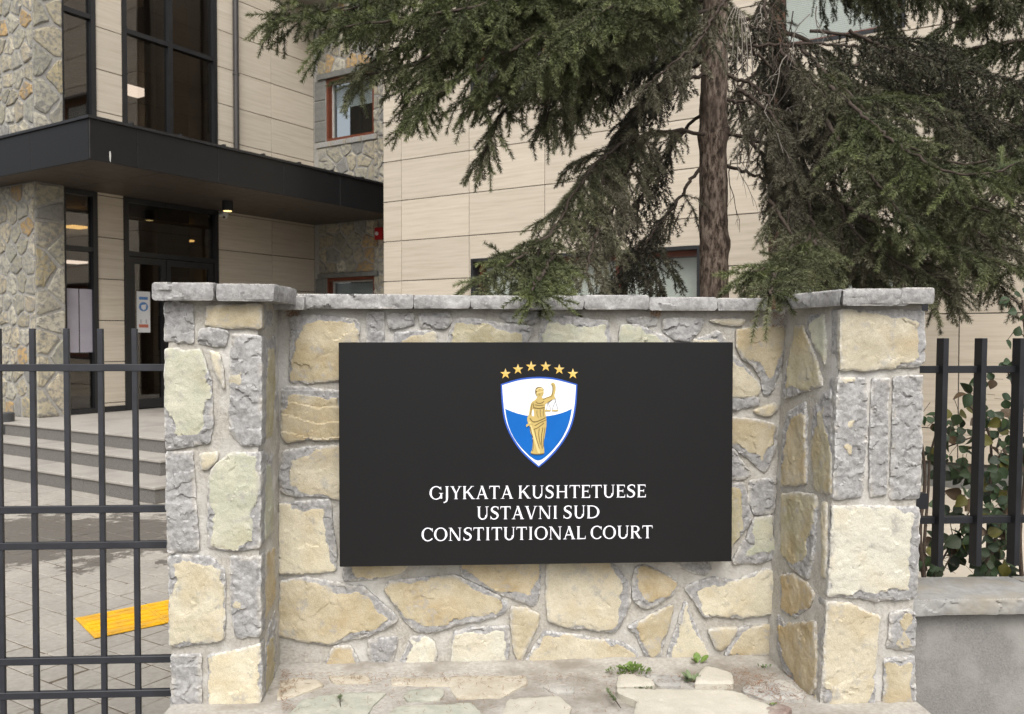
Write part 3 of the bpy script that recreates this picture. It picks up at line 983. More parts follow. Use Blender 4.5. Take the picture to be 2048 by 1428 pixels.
MB().boxf(E, ac - hw * .65, ac + hw * .65, z1 - dz * .2, z1 - dz * .13, -.0335, -.033).build('blue_strip', MATS['print_blue'], nt2)
MB().boxf(E, ac - hw * .7, ac + hw * .7, z0 + dz * .12, z0 + dz * .2, -.0335, -.033).build('red_strip', MATS['print_red'], nt2)
MB().boxf(E, ac - hw * .5, ac - hw * .3, z0 + dz * .22, z0 + dz * .32, -.0335, -.033).boxf(E, ac + hw * .3, ac + hw * .5, z0 + dz * .22, z0 + dz * .32, -.0335, -.033).build('figure_mark', MATS['print_grey'], nt2)

# ------------------------------------------------------------------ steps
stp = empty('entrance_steps', 'three grey granite steps with pale treads up to the glass entrance', 'steps')
c1 = at_z(309, 975, .17); c2 = at_z(320, 921, .34)
dlt = c2 - c1
c3 = c2 + dlt * .8
for k, (c, z1) in enumerate(((c1, .17), (c2, .34), (c3, ZL))):
    ST = Frame((c.x, c.y, 0), u, Z, -v_)
    dep = 2.2 if k < 2 else 6.5
    seg = [0, -1.25, -2.45, -3.6, -5.2]
    for i in range(4):
        piece('riser', ST, seg[i + 1] + .002, seg[i] - (.02 if i == 0 else .002), z1 - .17, z1 - .032, -.06, -.018, MATS['granite'], stp)
        piece('tread', ST, seg[i + 1] + .002, seg[i] - .002, z1 - .03, z1, -.62 if k < 2 else -1.2, 0, MATS['granite_tread'], stp, .006)
    SD = Frame((c.x, c.y, 0), v_, Z, u)
    for i in range(3):
        piece('side_riser', SD, .062 + 1.1 * i, 1.15 + 1.1 * i, z1 - .17, z1 - .032, -.06, -.02, MATS['granite'], stp)
        piece('side_tread', SD, (.622 if k < 2 else 1.202) + 1.1 * i, (.622 if k < 2 else 1.202) + 1.1 * (i + 1) - .004, z1 - .03, z1, -.6, 0, MATS['granite_tread'], stp, .006)
    MB().boxf(ST, -5.2, -.06, .01, z1 - .034, -dep, -.06).build('core', MATS['granite'], stp)
ST = Frame((c3.x, c3.y, 0), u, Z, -v_)
for i in range(4):
    for j in range(3):
        piece('landing_slab', ST, -.602 - 1.2 * (i + 1) + .003, -.602 - 1.2 * i, ZL - .03, ZL - .001, -1.204 - 1.3 * (j + 1) + .003, -1.204 - 1.3 * j, MATS['granite_tread'], stp)
p = at_z(10, 868, .34)
bn = MB().tube([V((p.x, p.y, .34)), V((p.x, p.y, .36)), V((p.x, p.y, .62)), V((p.x, p.y, .635))], [.10, .115, .12, .105], 20)
bo = bn.build('ash_bin', MATS['bin_metal'], None, True, 40)
tag(bo, 'small dark round metal bin standing on the steps by the pier', 'bin')

# tactile strip
q = [at_z(x, y, .004) for x, y in ((150, 1238), (208, 1273))]
e1 = (q[1] - q[0])
wd_ = e1.length
ex = e1.normalized()
far = at_z(335, 1202, .004)
d = (far - q[0])
ey = V((-ex.y, ex.x, 0))
if ey.dot(d) < 0: ey = -ey
ey = (d - ex * d.dot(ex) * 0.0).normalized()
# strip runs along d; keep it a true rectangle
ex2 = (e1 - ey * e1.dot(ey)).normalized()
TS = Frame(q[0], ey, ex2, ey.cross(ex2))
if TS.n.z < 0:
    TS.n = -TS.n
wd2 = e1.dot(ex2)
ts = empty('tactile_strip', 'bright yellow ribbed tactile strip on the courtyard pavers', 'tactile strip')
L1 = .38
for k in range(4):
    pz_ = MB().boxf(TS, L1 * k + .001, L1 * (k + 1) - .001, 0, wd2, .0, .006)
    sh = [0, e1.dot(ey)]
    t_ = pz_.build('tile', MATS['tactile_yellow'], ts)
    for r_ in range(6):
        c = wd2 * (r_ + .5) / 6
        MB().prism(TS, [(L1 * k + .02, c - wd2 * .045), (L1 * (k + 1) - .02, c - wd2 * .045), (L1 * (k + 1) - .02, c + wd2 * .045), (L1 * k + .02, c + wd2 * .045)], .0062, .0115).build('rib', MATS['tactile_yellow'], t_)

# ------------------------------------------------------------------ masonry of the sign wall
WA = R(3.0)
wx = V((math.cos(WA), math.sin(WA), 0))
wn_ = V((math.sin(WA), -math.cos(WA), 0))
Wp0 = at_y(558, 1000, 3.45); Wp0.z = 0
WF = Frame(Wp0, wx, Z, wn_)                                   # wall face
LPF = Frame(WF.w(0, 0, .34), wx, Z, wn_)                      # left pillar face
RPF = Frame(WF.w(0, 0, .46), wx, Z, wn_)                      # right pillar face
s_in_l = WF.loc(558, 1000)[0]
s_in_r = WF.loc(1556, 1000)[0]
s_l0, s_l1 = LPF.loc(333, 1000)[0], LPF.loc(518.5, 1000)[0]
r_tl, r_bl = RPF.loc(1684, 620), RPF.loc(1640, 1428)
r_tr, r_br = RPF.loc(1852, 620), RPF.loc(1829, 1428)
print('wall', s_in_l, s_in_r, s_l0, s_l1, r_tl, r_bl, r_tr, r_br)
# side faces
LSF = Frame(LPF.w(s_l1, 0), -wn_, Z, wx)
ra = RPF.w(r_tl[0], r_tl[1]); rb = WF.w(WF.loc(1566, 625)[0], WF.loc(1566, 625)[1])
rc = RPF.w(r_bl[0], r_bl[1])
rside_n = (rb - ra).cross(rc - ra).normalized()
if rside_n.dot(CAM - ra) < 0: rside_n = -rside_n
rex = V((rb.x - ra.x, rb.y - ra.y, 0)).normalized()
rey = rside_n.cross(rex).normalized()
if rey.z < 0: rey = -rey
RSF = Frame(ra, rex, rey, rside_n)

OCH = (0.40, 0.335, 0.215); TAN = (0.46, 0.41, 0.30); GRN = (0.41, 0.415, 0.32); CRM = (0.55, 0.50, 0.37); GRY = (0.24, 0.235, 0.24)
PALE = (0.58, 0.56, 0.47); OG = (0.36, 0.32, 0.205); DOCH = (0.385, 0.30, 0.17)

def pt_seg(P, poly):
    A = np.array(poly); B = np.roll(A, -1, 0)
    best = np.full(len(P), 9.0)
    for a, b_ in zip(A, B):
        d = b_ - a
        t = np.clip(((P - a) @ d) / max(1e-12, d @ d), 0, 1)
        q = a + t[:, None] * d
        best = np.minimum(best, np.hypot(*(P - q).T))
    return best

def inside(P, poly):
    A = np.array(poly)
    r = np.zeros(len(P), bool)
    j = len(A) - 1
    for i in range(len(A)):
        xi, yi = A[i]; xj, yj = A[j]
        c = ((yi > P[:, 1]) != (yj > P[:, 1])) & (P[:, 0] < (xj - xi) * (P[:, 1] - yi) / (yj - yi + 1e-12) + xi)
        r ^= c
        j = i
    return r

STONE_N = [0]
def facets(P, cell, off, tilt, rr):
    """angular break surface: nearest-seed planes"""
    lo, hi = P.min(0), P.max(0)
    n = max(2, int((hi[0] - lo[0]) * (hi[1] - lo[1]) / cell ** 2 * 1.3))
    S = rr.uniform(lo - cell * .3, hi + cell * .3, (n, 2))
    O = rr.uniform(-off, off, n); T = rr.uniform(-tilt, tilt, (n, 2))
    Q = P + np.c_[vnoise(P, 45, 3), vnoise(P, 45, 9)] * cell * .22
    i = np.argmin(((Q[:, None] - S[None]) ** 2 * np.array([1.0, 1.6])).sum(2), 1)
    return O[i] + np.clip(((P - S[i]) * T[i]).sum(1), -off * 1.6, off * 1.6)
def stone(fr, pts, col, rim, parent, thick=.055, g=.0062, rough=1.0, bias=None, mat=None, name='stone', rimh=.003, wob=.0028, local=False, layer=0.0, proud=0.0, grow=.004):
    """one quarry stone: traced outline, broken edges, grey rim round a coloured split face"""
    STONE_N[0] += 1
    sd_ = STONE_N[0] * 31
    rr = np.random.RandomState(sd_)
    poly = [tuple(p) for p in pts] if local else [fr.loc(x, y) for x, y in pts]
    ar = sum(poly[i][0] * poly[(i + 1) % len(poly)][1] - poly[(i + 1) % len(poly)][0] * poly[i][1] for i in range(len(poly)))
    if ar < 0:
        poly = poly[::-1]
    ring = []
    n = len(poly)
    for i in range(n):
        a = np.array(poly[i]); b_ = np.array(poly[(i + 1) % n])
        L = np.linalg.norm(b_ - a)
        k = max(1, int(round(L / (g * 1.1))))
        nn = np.array([b_[1] - a[1], a[0] - b_[0]]) / max(L, 1e-9)
        for q in range(k):
            p = a + (b_ - a) * q / k
            ring.append(p)
    ring = np.array(ring)
    nxt = np.roll(ring, -1, 0); prv = np.roll(ring, 1, 0)
    tg = nxt - prv
    nrm = np.c_[tg[:, 1], -tg[:, 0]] / (np.linalg.norm(tg, axis=1)[:, None] + 1e-9)
    ring = (ring * 2 + nxt + prv) / 4
    dsp = (vnoise(ring, 28, sd_) * .9 + vnoise(ring, 75, sd_ + 5) * .7 - .25) * wob
    ring = ring + nrm * (dsp[:, None] + grow)
    m_ = len(ring)
    lo, hi = ring.min(0), ring.max(0)
    gx = np.arange(lo[0] + g * .5, hi[0], g)
    gy = np.arange(lo[1] + g * .5, hi[1], g)
    G = np.stack(np.meshgrid(gx, gy), -1).reshape(-1, 2)
    G = G + rr.uniform(-.28, .28, G.shape) * g
    if len(G):
        G = G[inside(G, ring)]
    if len(G):
        G = G[pt_seg(G, ring) > g * .45]
    P = np.concatenate([ring, G]) if len(G) else ring
    res = delaunay_2d_cdt([V((x, y)) for x, y in P], [], [list(range(m_))], 1, 1e-6)
    VV = np.array([(q.x, q.y) for q in res[0]])
    tris = [tuple(f) for f in res[2]]
    d = pt_seg(VV, ring)
    c = VV.mean(0)
    size = max(hi - lo)
    bs = np.array(bias if bias is not None else rr.uniform(-.22, .22, 2))
    dn = d + fbm(VV, 9, sd_ + 33, 2) * .03 + fbm(VV, 30, sd_ + 3, 3) * .016 + (VV - c) @ (bs * 1.5)
    dn = np.minimum(dn, d * 3.0 + .004 + rim * .5)
    if 0 < rim < 9:
        rim = rim * .72
    if rim <= 0:
        patch = np.ones(len(VV))
    elif rim >= 9:
        patch = np.clip((fbm(VV, 12, sd_ + 8, 4) - (.42 + (rim - 9))) / .2 + .5, 0, 1)
        if rim >= 9.9:
            patch = patch * 0
    else:
        patch = np.clip((dn - rim) / .016 + .5, 0, 1)
    ps = np.clip((patch - .42) / .16, 0, 1)
    h = -.005 * np.exp(-d / .003) - .0012 * np.exp(-d / .016)
    h = h + (ps - 1) * rimh + fbm(VV, 9, sd_ + 1, 3) * .003 * rough + fbm(VV, 70, sd_ + 2, 3) * .0016 * rough * (1.6 - .6 * ps)
    h = h + (1 - ps) * facets(VV, .034, .0028, .14, rr) * rough + ps * facets(VV, .075, .0012, .035, rr)
    crk = np.abs(vnoise(VV, 7, sd_ + 21) + .25 * vnoise(VV, 30, sd_ + 22))
    h = h - np.clip(.035 - crk, 0, 1) / .035 * .0022 * ps
    if layer:
        st = (VV[:, 1] * 16 + vnoise(VV, 6, sd_ + 4) * .5)
        h = h + (st - np.floor(st)) * layer
    h = h + (VV - c) @ rr.uniform(-.02, .02, 2) + proud
    edge = np.clip(1 - d / .02, 0, 1)
    co = fr.arr(VV, h)
    # skirt
    bnd = {}
    for t in tris:
        for i in range(len(t)):
            e_ = (t[i], t[(i + 1) % len(t)])
            bnd[e_] = 1
    out = [e_ for e_ in bnd if (e_[1], e_[0]) not in bnd]
    idx = {}
    bv, bf = [], []
    base = len(VV)
    mid = {}
    for a, b_ in out:
        for q in (a, b_):
            if q not in idx:
                idx[q] = base + len(bv)
                bv.append(fr.arr(VV[q:q + 1], np.array([-thick]))[0])
        bf.append((b_, a, idx[a], idx[b_]))
    allv = np.concatenate([co, np.array(bv)])
    me = bpy.data.meshes.new(name)
    me.from_pydata(allv.tolist(), [], tris + bf)
    nb = len(bv)
    for nm, arr in (('patch', np.concatenate([patch, np.zeros(nb)])), ('edge', np.concatenate([edge, np.zeros(nb)]))):
        a_ = me.attributes.new(nm, 'FLOAT', 'POINT')
        a_.data.foreach_set('value', arr.astype(np.float32))
    me.polygons.foreach_set('use_smooth', [True] * len(me.polygons))
    me.set_sharp_from_angle(angle=R(28))
    me.materials.append(mat or MATS['quarry_stone'])
    me.update()
    # put the origin at the stone's own centre
    cc = V(allv.mean(0))
    me.transform(Matrix.Translation(-cc))
    o = link(name, me, None, parent)
    o.location = cc
    gsc = rr.uniform(.92, 1.08)
    o.color = (col[0] * gsc, col[1] * gsc, col[2] * gsc, 1)
    return o

def core(name, corners_front, corners_back, parent, mat, g=.014, amp=.006, seed=0):
    """masonry core: front quad (bl, br, tr, tl) and back quad, gridded and roughened outwards"""
    f = [V(p) for p in corners_front]; bk = [V(p) for p in corners_back]
    vs, fs = [], []
    def quad(a, b_, c, d):
        nx = max(1, int((b_ - a).length / g)); ny = max(1, int((d - a).length / g))
        n = (b_ - a).cross(d - a).normalized()
        base = len(vs)
        P = []
        for j in range(ny + 1):
            for i in range(nx + 1):
                s, t = i / nx, j / ny
                P.append(a * (1 - s) * (1 - t) + b_ * s * (1 - t) + c * s * t + d * (1 - s) * t)
        A = np.array(P)
        A = A + np.array(n)[None] * ((fbm(A, 18, seed, 3) * amp + fbm(A, 70, seed + 7, 2) * amp * .35)[:, None])
        vs.extend(A.tolist())
        for j in range(ny):
            for i in range(nx):
                k = base + j * (nx + 1) + i
                fs.append((k, k + 1, k + nx + 2, k + nx + 1))
    quad(f[0], f[1], f[2], f[3])
    quad(f[1], bk[1], bk[2], f[2])
    quad(bk[0], f[0], f[3], bk[3])
    quad(f[3], f[2], bk[2], bk[3])
    quad(bk[1], bk[0], bk[3], bk[2])
    return mesh_obj(name, vs, fs, mat, parent, True)

REC = .019
ZT = .305                                                     # terrace level at the wall foot
z_wt = WF.loc(1000, 617)[1]                                   # underside of the wall coping
z_lt = LPF.loc(430, 600)[1]
z_rt = RPF.loc(1760, 608)[1]
wall = empty('stone_wall', 'rough yellow and grey stone wall that carries the black sign board', 'wall')
wl, wr = s_in_l - .1, s_in_r + .2
core('mortar_core', [WF.w(wl, .0, -REC), WF.w(wr, .0, -REC), WF.w(wr, z_wt, -REC), WF.w(wl, z_wt, -REC)],
     [WF.w(wl, .0, -.32), WF.w(wr, .0, -.32), WF.w(wr, z_wt, -.32), WF.w(wl, z_wt, -.32)], wall, MATS['mortar'], seed=3)
pil = empty('stone_pillar', 'squared stone pillar with grey cap between the gate and the sign wall', 'pillar', None)
core('mortar_core', [LPF.w(s_l0 + .006, 0, -REC), LPF.w(s_l1 - .006, 0, -REC), LPF.w(s_l1 - .006, z_lt, -REC), LPF.w(s_l0 + .006, z_lt, -REC)],
     [LPF.w(s_l0 + .006, 0, -.6), LPF.w(s_l1 - .006, 0, -.6), LPF.w(s_l1 - .006, z_lt, -.6), LPF.w(s_l0 + .006, z_lt, -.6)], pil, MATS['mortar'], seed=5)
pir = empty('stone_pillar', 'stone pillar with large cream blocks between the sign wall and the picket fence', 'pillar', None)
def rp(s, t, h=0):  # front point of the right pillar
    return RPF.w(s, t, h)
def lerp_edge(a, b_, z):
    f = (z - a[1]) / (b_[1] - a[1])
    return a[0] + (b_[0] - a[0]) * f
rl0, rl1 = lerp_edge(r_tl, r_bl, 0) + .008, lerp_edge(r_tl, r_bl, z_rt) + .008
rr0, rr1 = lerp_edge(r_tr, r_br, 0) - .006, lerp_edge(r_tr, r_br, z_rt) - .006
inn = lambda z: (RSF.o + rex * ((rb - ra).length + .12) + rey * ((z - RSF.o.z) / rey.z)) - rside_n * REC
core('mortar_core', [rp(rl0, 0, -REC), rp(rr0, 0, -REC), rp(rr1, z_rt, -REC), rp(rl1, z_rt, -REC)],
     [inn(0.0), rp(rr0, 0, -.75), rp(rr1, z_rt, -.75), inn(z_rt)], pir, MATS['mortar'], seed=8)

# --- left pillar, front
L_ = [('A', [(88, 212), (150, 205), (270, 225), (275, 470), (180, 468), (88, 462)], TAN, 9.12),
      ('A', [(365, 240), (480, 228), (715, 222), (717, 375), (600, 372), (490, 372), (350, 360)], OCH, 0),
      ('A', [(320, 385), (420, 378), (500, 400), (480, 492), (400, 488), (305, 470)], GRY, 9.95),
      ('A', [(92, 515), (180, 510), (220, 530), (320, 520), (355, 600), (390, 720), (400, 850), (400, 1000), (380, 1120), (240, 1150), (96, 1165)], GRN, .012),
      ('A', [(385, 525), (445, 540), (470, 640), (475, 770), (430, 690), (400, 610)], CRM, 0),
      ('A', [(525, 415), (600, 420), (715, 430), (716, 1000), (712, 1135), (600, 1135), (560, 1110), (512, 1040), (515, 800), (520, 500)], TAN, 9.22),
      ('X', [(331, 905), (383, 904), (388, 985), (393, 1050), (395, 1101), (360, 1106), (335, 1106), (332, 1000)], GRY, 9.95),
      ('A', [(320, 1195), (430, 1190), (430, 1235), (375, 1290), (335, 1295)], CRM, 0),
      ('X', [(423, 941), (432, 928), (463, 907), (519, 905), (519, 1000), (518, 1097), (481, 1102), (414, 1097), (415, 1017), (416, 955)], GRN, .02),
      ('B', [(106, 490), (200, 485), (300, 490), (360, 500), (440, 570), (442, 800), (440, 985), (420, 1000), (250, 1020), (115, 1025)], CRM, .02),
      ('B', [(480, 490), (560, 500), (655, 490), (655, 700), (655, 965), (560, 975), (510, 975), (490, 850), (480, 700)], TAN, 9.2),
      ('B', [(122, 1085), (295, 1080), (300, 1300), (300, 1620), (130, 1620)], GRY, 9.9),
      ('B', [(345, 1090), (400, 1075), (520, 1050), (655, 1015), (657, 1300), (657, 1620), (345, 1620), (345, 1300)], CRM, .022)]
for reg, pts, col, rim in L_:
    stone(LPF, zp(reg, pts), col, rim, pil, .075, rough=1.15)
# side
for pts, col, rim in ([((530, 617), (548, 622), (548, 655), (531, 655)), GRY, 9.9], [((532, 678), (553, 672), (553, 755), (548, 870), (531, 888)), OG, .01],
                      [((549, 795), (556, 775), (557, 830), (553, 865)), GRY, 9.9], [((531, 908), (547, 905), (548, 1060), (531, 1082)), GRN, .012],
                      [((532, 1105), (550, 1095), (553, 1195), (532, 1245)), DOCH, 0], [((537, 1262), (553, 1220), (554, 1300), (546, 1420), (531, 1470), (531, 1300)), OG, .02]):
    stone(LSF, pts, col, rim, pil, .05, rough=1.0)
# --- wall face
W_ = [('X', [(579, 634), (620, 631), (680, 638), (714, 641), (717, 700), (716, 758), (676, 759), (620, 764), (580, 763), (579, 720), (584, 660)], OCH, .018, (.12, -.10)),
      ('X', [(736, 627), (765, 626), (766, 690), (735, 690)], GRY, 9.95, None),
      ('E', [(770, 240), (940, 235), (945, 300), (850, 320), (785, 325)], GRY, 9.95, None),
      ('E', [(985, 235), (1190, 230), (1195, 290), (1150, 325), (1050, 320), (1000, 315)], GRY, 9.95, None),
      ('E', [(820, 365), (960, 358), (1095, 360), (1100, 420), (1100, 520), (815, 520)], TAN, .025, (.2, 0)),
      ('E', [(1220, 262), (1400, 280), (1600, 310), (1760, 325), (1720, 415), (1700, 560), (1180, 560), (1190, 400)], OG, .018, (0, -.1)),
      ('E', [(1530, 235), (1810, 230), (1800, 270), (1760, 290), (1680, 290), (1590, 270)], GRY, 9.95, None),
      ('X', [(1089, 635), (1130, 634), (1175, 640), (1216, 643), (1219, 690), (1218, 720), (1075, 720), (1078, 690)], GRN, .022, (0, -.1)),
      ('F', [(370, 235), (450, 235), (520, 265), (600, 300), (620, 340), (620, 400), (360, 400), (360, 300)], GRN, .018, (-.1, -.1)),
      ('F', [(400, 200), (545, 193), (545, 225), (500, 232), (440, 225)], GRY, 9.95, None),
      ('F', [(585, 205), (680, 200), (790, 205), (760, 260), (710, 310), (640, 300), (585, 255)], GRY, 9.95, None),
      ('F', [(820, 208), (1000, 205), (985, 225), (940, 230)], TAN, 0, None),
      ('F', [(740, 310), (860, 265), (900, 310), (900, 400), (740, 400)], TAN, .016, None),
      ('X', [(1475, 660), (1520, 657), (1568, 655), (1569, 667), (1568, 700), (1560, 735), (1548, 775), (1541, 790), (1530, 786), (1526, 757), (1510, 730), (1486, 715), (1476, 690)], OCH, .012, (-.05, .05)),
      ('G', [(30, 140), (80, 145), (120, 190), (180, 250), (225, 320), (225, 360), (200, 375), (80, 380), (30, 380)], TAN, .008, None),
      ('G', [(40, 388), (180, 377), (225, 392), (225, 425), (150, 440), (80, 450), (40, 450)], GRY, 9.95, None),
      ('G', [(200, 465), (320, 425), (330, 440), (290, 487), (250, 480)], CRM, 0, None),
      ('G', [(30, 505), (78, 505), (200, 515), (320, 545), (325, 640), (300, 720), (260, 810), (180, 740), (75, 660), (30, 630)], OCH, .026, (0, .18)),
      ('G', [(30, 680), (78, 690), (180, 830), (140, 850), (75, 850), (30, 850)], GRY, 9.7, None),
      ('G', [(180, 870), (250, 860), (320, 855), (315, 960), (305, 1045), (200, 1050), (170, 970), (175, 920)], GRY, 9.95, None),
      ('G', [(30, 880), (70, 880), (135, 880), (155, 980), (185, 1080), (140, 1150), (60, 1240), (30, 1250)], OG, .022, (-.3, -.1)),
      ('G', [(205, 1080), (300, 1070), (302, 1180), (330, 1290), (230, 1330), (80, 1330), (120, 1250), (160, 1200)], GRN, .028, None),
      ('A', [(870, 760), (1000, 770), (1260, 800), (1260, 1085), (1150, 1100), (1040, 1090), (890, 1115), (860, 1080), (860, 850)], OCH, .016, (0, -.15)),
      ('X', [(566, 905), (610, 897), (690, 893), (690, 1000), (635, 992), (590, 990), (563, 983), (562, 950)], TAN, .022, None),
      ('B', [(775, 185), (900, 165), (1065, 155), (1085, 300), (1105, 450), (1100, 570), (900, 590), (772, 585), (772, 400)], CRM, .022, (-.15, -.12)),
      ('B', [(775, 650), (900, 620), (1060, 640), (1270, 680), (1480, 860), (1400, 920), (1250, 970), (1060, 1015), (900, 990), (775, 960), (768, 850)], OCH, .02, (-.05, -.06)),
      ('C', [(130, 100), (560, 100), (545, 190), (520, 220), (440, 240), (230, 270), (130, 280)], OCH, .008, None),
      ('C', [(430, 300), (650, 270), (880, 250), (1000, 300), (1170, 385), (1240, 445), (1210, 510), (1040, 550), (860, 590), (720, 628), (640, 625), (540, 550), (490, 450), (410, 350)], OCH, .024, (0, .06)),
      ('C', [(930, 150), (1000, 110), (1470, 110), (1465, 280), (1450, 400), (1430, 445), (1320, 415), (1150, 340), (1020, 280), (940, 245)], DOCH, .024, (0, .12)),
      ('X', [(1097, 1110), (1205, 1110), (1245, 1152), (1259, 1170), (1259, 1203), (1247, 1240), (1229, 1265), (1170, 1257), (1130, 1254), (1098, 1240), (1095, 1190)], TAN, .008, None),
      ('C', [(1275, 460), (1370, 475), (1460, 515), (1440, 600), (1390, 700), (1330, 830), (1300, 770), (1280, 600)], OCH, 0, None),
      ('C', [(885, 640), (1000, 610), (1250, 600), (1250, 760), (1230, 860), (930, 885), (870, 870), (880, 740)], PALE, .008, None),
      ('C', [(590, 680), (690, 670), (740, 700), (755, 780), (740, 880), (480, 890), (520, 830), (555, 770)], PALE, .012, (.1, 0)),
      ('C', [(295, 690), (485, 675), (470, 770), (430, 890), (335, 905), (310, 800)], GRY, 9.95, None),
      ('C', [(60, 740), (170, 735), (220, 830), (250, 905), (0, 912), (10, 850)], DOCH, .006, None),
      ('X', [(1045, 1334), (1066, 1303), (1089, 1267), (1148, 1273), (1246, 1288), (1273, 1306), (1277, 1336), (1148, 1338)], TAN, .008, (0, -.1)),
      ('D', [(590, 200), (640, 185), (760, 230), (870, 300), (840, 370), (690, 460), (640, 465), (580, 420), (570, 300)], DOCH, .03, (.1, .1)),
      ('D', [(540, 600), (640, 550), (840, 450), (810, 600), (760, 760), (740, 860), (690, 850), (640, 740), (600, 650)], OCH, .018, None),
      ('D', [(905, 500), (930, 430), (950, 500), (1000, 620), (1060, 760), (1080, 800), (1040, 850), (800, 860), (840, 700), (880, 580)], CRM, .016, None),
      ('D', [(930, 330), (980, 310), (1120, 270), (1280, 290), (1480, 205), (1540, 230), (1540, 500), (1300, 530), (1060, 520), (1000, 430)], CRM, .02, (.1, -.05)),
      ('D', [(1090, 620), (1280, 605), (1240, 680), (1170, 750), (1140, 740)], TAN, 0, None),
      ('D', [(1300, 610), (1515, 590), (1515, 780), (1200, 790), (1240, 720)], OCH, .01, (.1, -.1)),
      ('D', [(820, 150), (1040, 150), (1100, 200), (1060, 240), (900, 190)], GRY, 9.6, None)]
for k, (reg, pts, col, rim, bias) in enumerate(W_):
    stone(WF, zp(reg, pts), col, rim, wall, .06, bias=bias, grow=.008, layer=.008 if k == 22 else 0.0)
# --- right pillar, side
for reg, pts, col, rim in (('H', [(512, 265), (618, 250), (622, 570), (600, 500), (545, 430), (512, 350)], GRN, .008),
                           ('H', [(430, 330), (480, 320), (520, 430), (560, 530), (600, 700), (480, 740), (370, 780), (360, 700), (390, 560), (420, 420)], OG, .014),
                           ('G', [(375, 470), (430, 440), (475, 415), (480, 870), (430, 885), (345, 880), (340, 700), (345, 580)], OCH, .02),
                           ('G', [(530, 450), (570, 380), (625, 330), (628, 600), (622, 930), (600, 930), (530, 910), (525, 800), (515, 730)], OG, .01),
                           ('G', [(345, 945), (420, 930), (540, 950), (540, 1100), (520, 1300), (490, 1420), (380, 1340), (337, 1270), (337, 1100)], OG, .008),
                           ('G', [(575, 990), (600, 990), (597, 1200), (590, 1410), (570, 1400), (575, 1200)], TAN, 0),
                           ('D', [(1562, 245), (1650, 235), (1740, 300), (1790, 370), (1760, 440), (1650, 525), (1562, 480)], DOCH, .01),
                           ('D', [(1535, 510), (1590, 570), (1640, 575), (1800, 560), (1805, 800), (1800, 1000), (1740, 1090), (1690, 1010), (1600, 900), (1560, 830), (1542, 700)], DOCH, .006),
                           ('D', [(1750, 1120), (1800, 1060), (1800, 1330), (1740, 1330)], TAN, 0)):
    stone(RSF, zp(reg, pts), col, rim, pir, .05, grow=.007)
for reg, pts, col, rim in (('H', [(738, 225), (900, 225), (1240, 225), (1280, 240), (1275, 540), (1240, 575), (1100, 590), (900, 605), (738, 600)], TAN, .004),
                           ('H', [(728, 655), (900, 655), (905, 900), (880, 1400), (800, 1420), (695, 1425), (703, 1200), (716, 900)], TAN, 9.2),
                           ('H', [(945, 660), (1050, 658), (1040, 900), (1030, 1395), (930, 1415), (930, 1000)], GRY, 9.9),
                           ('H', [(1085, 655), (1262, 635), (1255, 1000), (1245, 1420), (1060, 1425), (1070, 1100), (1080, 800)], GRY, 9.95),
                           ('I', [(695, 110), (900, 105), (1245, 115), (1240, 400), (1230, 690), (1100, 705), (960, 710), (860, 690), (660, 680), (672, 500), (685, 300)], PALE, .018),
                           ('I', [(658, 720), (800, 725), (950, 795), (985, 800), (975, 1000), (960, 1200), (950, 1700), (605, 1700), (635, 1100)], TAN, .016),
                           ('I', [(1065, 790), (1200, 770), (1224, 800), (1219, 1025), (1100, 1025), (1040, 1010), (1055, 900)], OCH, .03),
                           ('I', [(1025, 1090), (1218, 1065), (1213, 1700), (1020, 1700)], OCH, .012)):
    stone(RPF, zp(reg, pts), col, rim, pir, .075, rough=1.1)

# ------------------------------------------------------------------ copings: rock-faced grey slabs
def weld_edges(bm, dist):
    """sew the separately displaced sides together along their rims only"""
    bv = [v for v in bm.verts if v.is_boundary]
    bmesh.ops.remove_doubles(bm, verts=bv, dist=.0028)
    bv = [v for v in bm.verts if v.is_boundary]
    from mathutils.kdtree import KDTree
    kd = KDTree(len(bv))
    for i, v in enumerate(bv):
        kd.insert(v.co, i)
    kd.balance()
    for i, v in enumerate(bv):
        near = kd.find_range(v.co, dist)
        if len(near) > 1:
            c = V((0, 0, 0))
            for co, _, _ in near:
                c += co
            v.co = v.co * .3 + c / len(near) * .7
    bmesh.ops.remove_doubles(bm, verts=[v for v in bm.verts if v.is_boundary], dist=.0045)

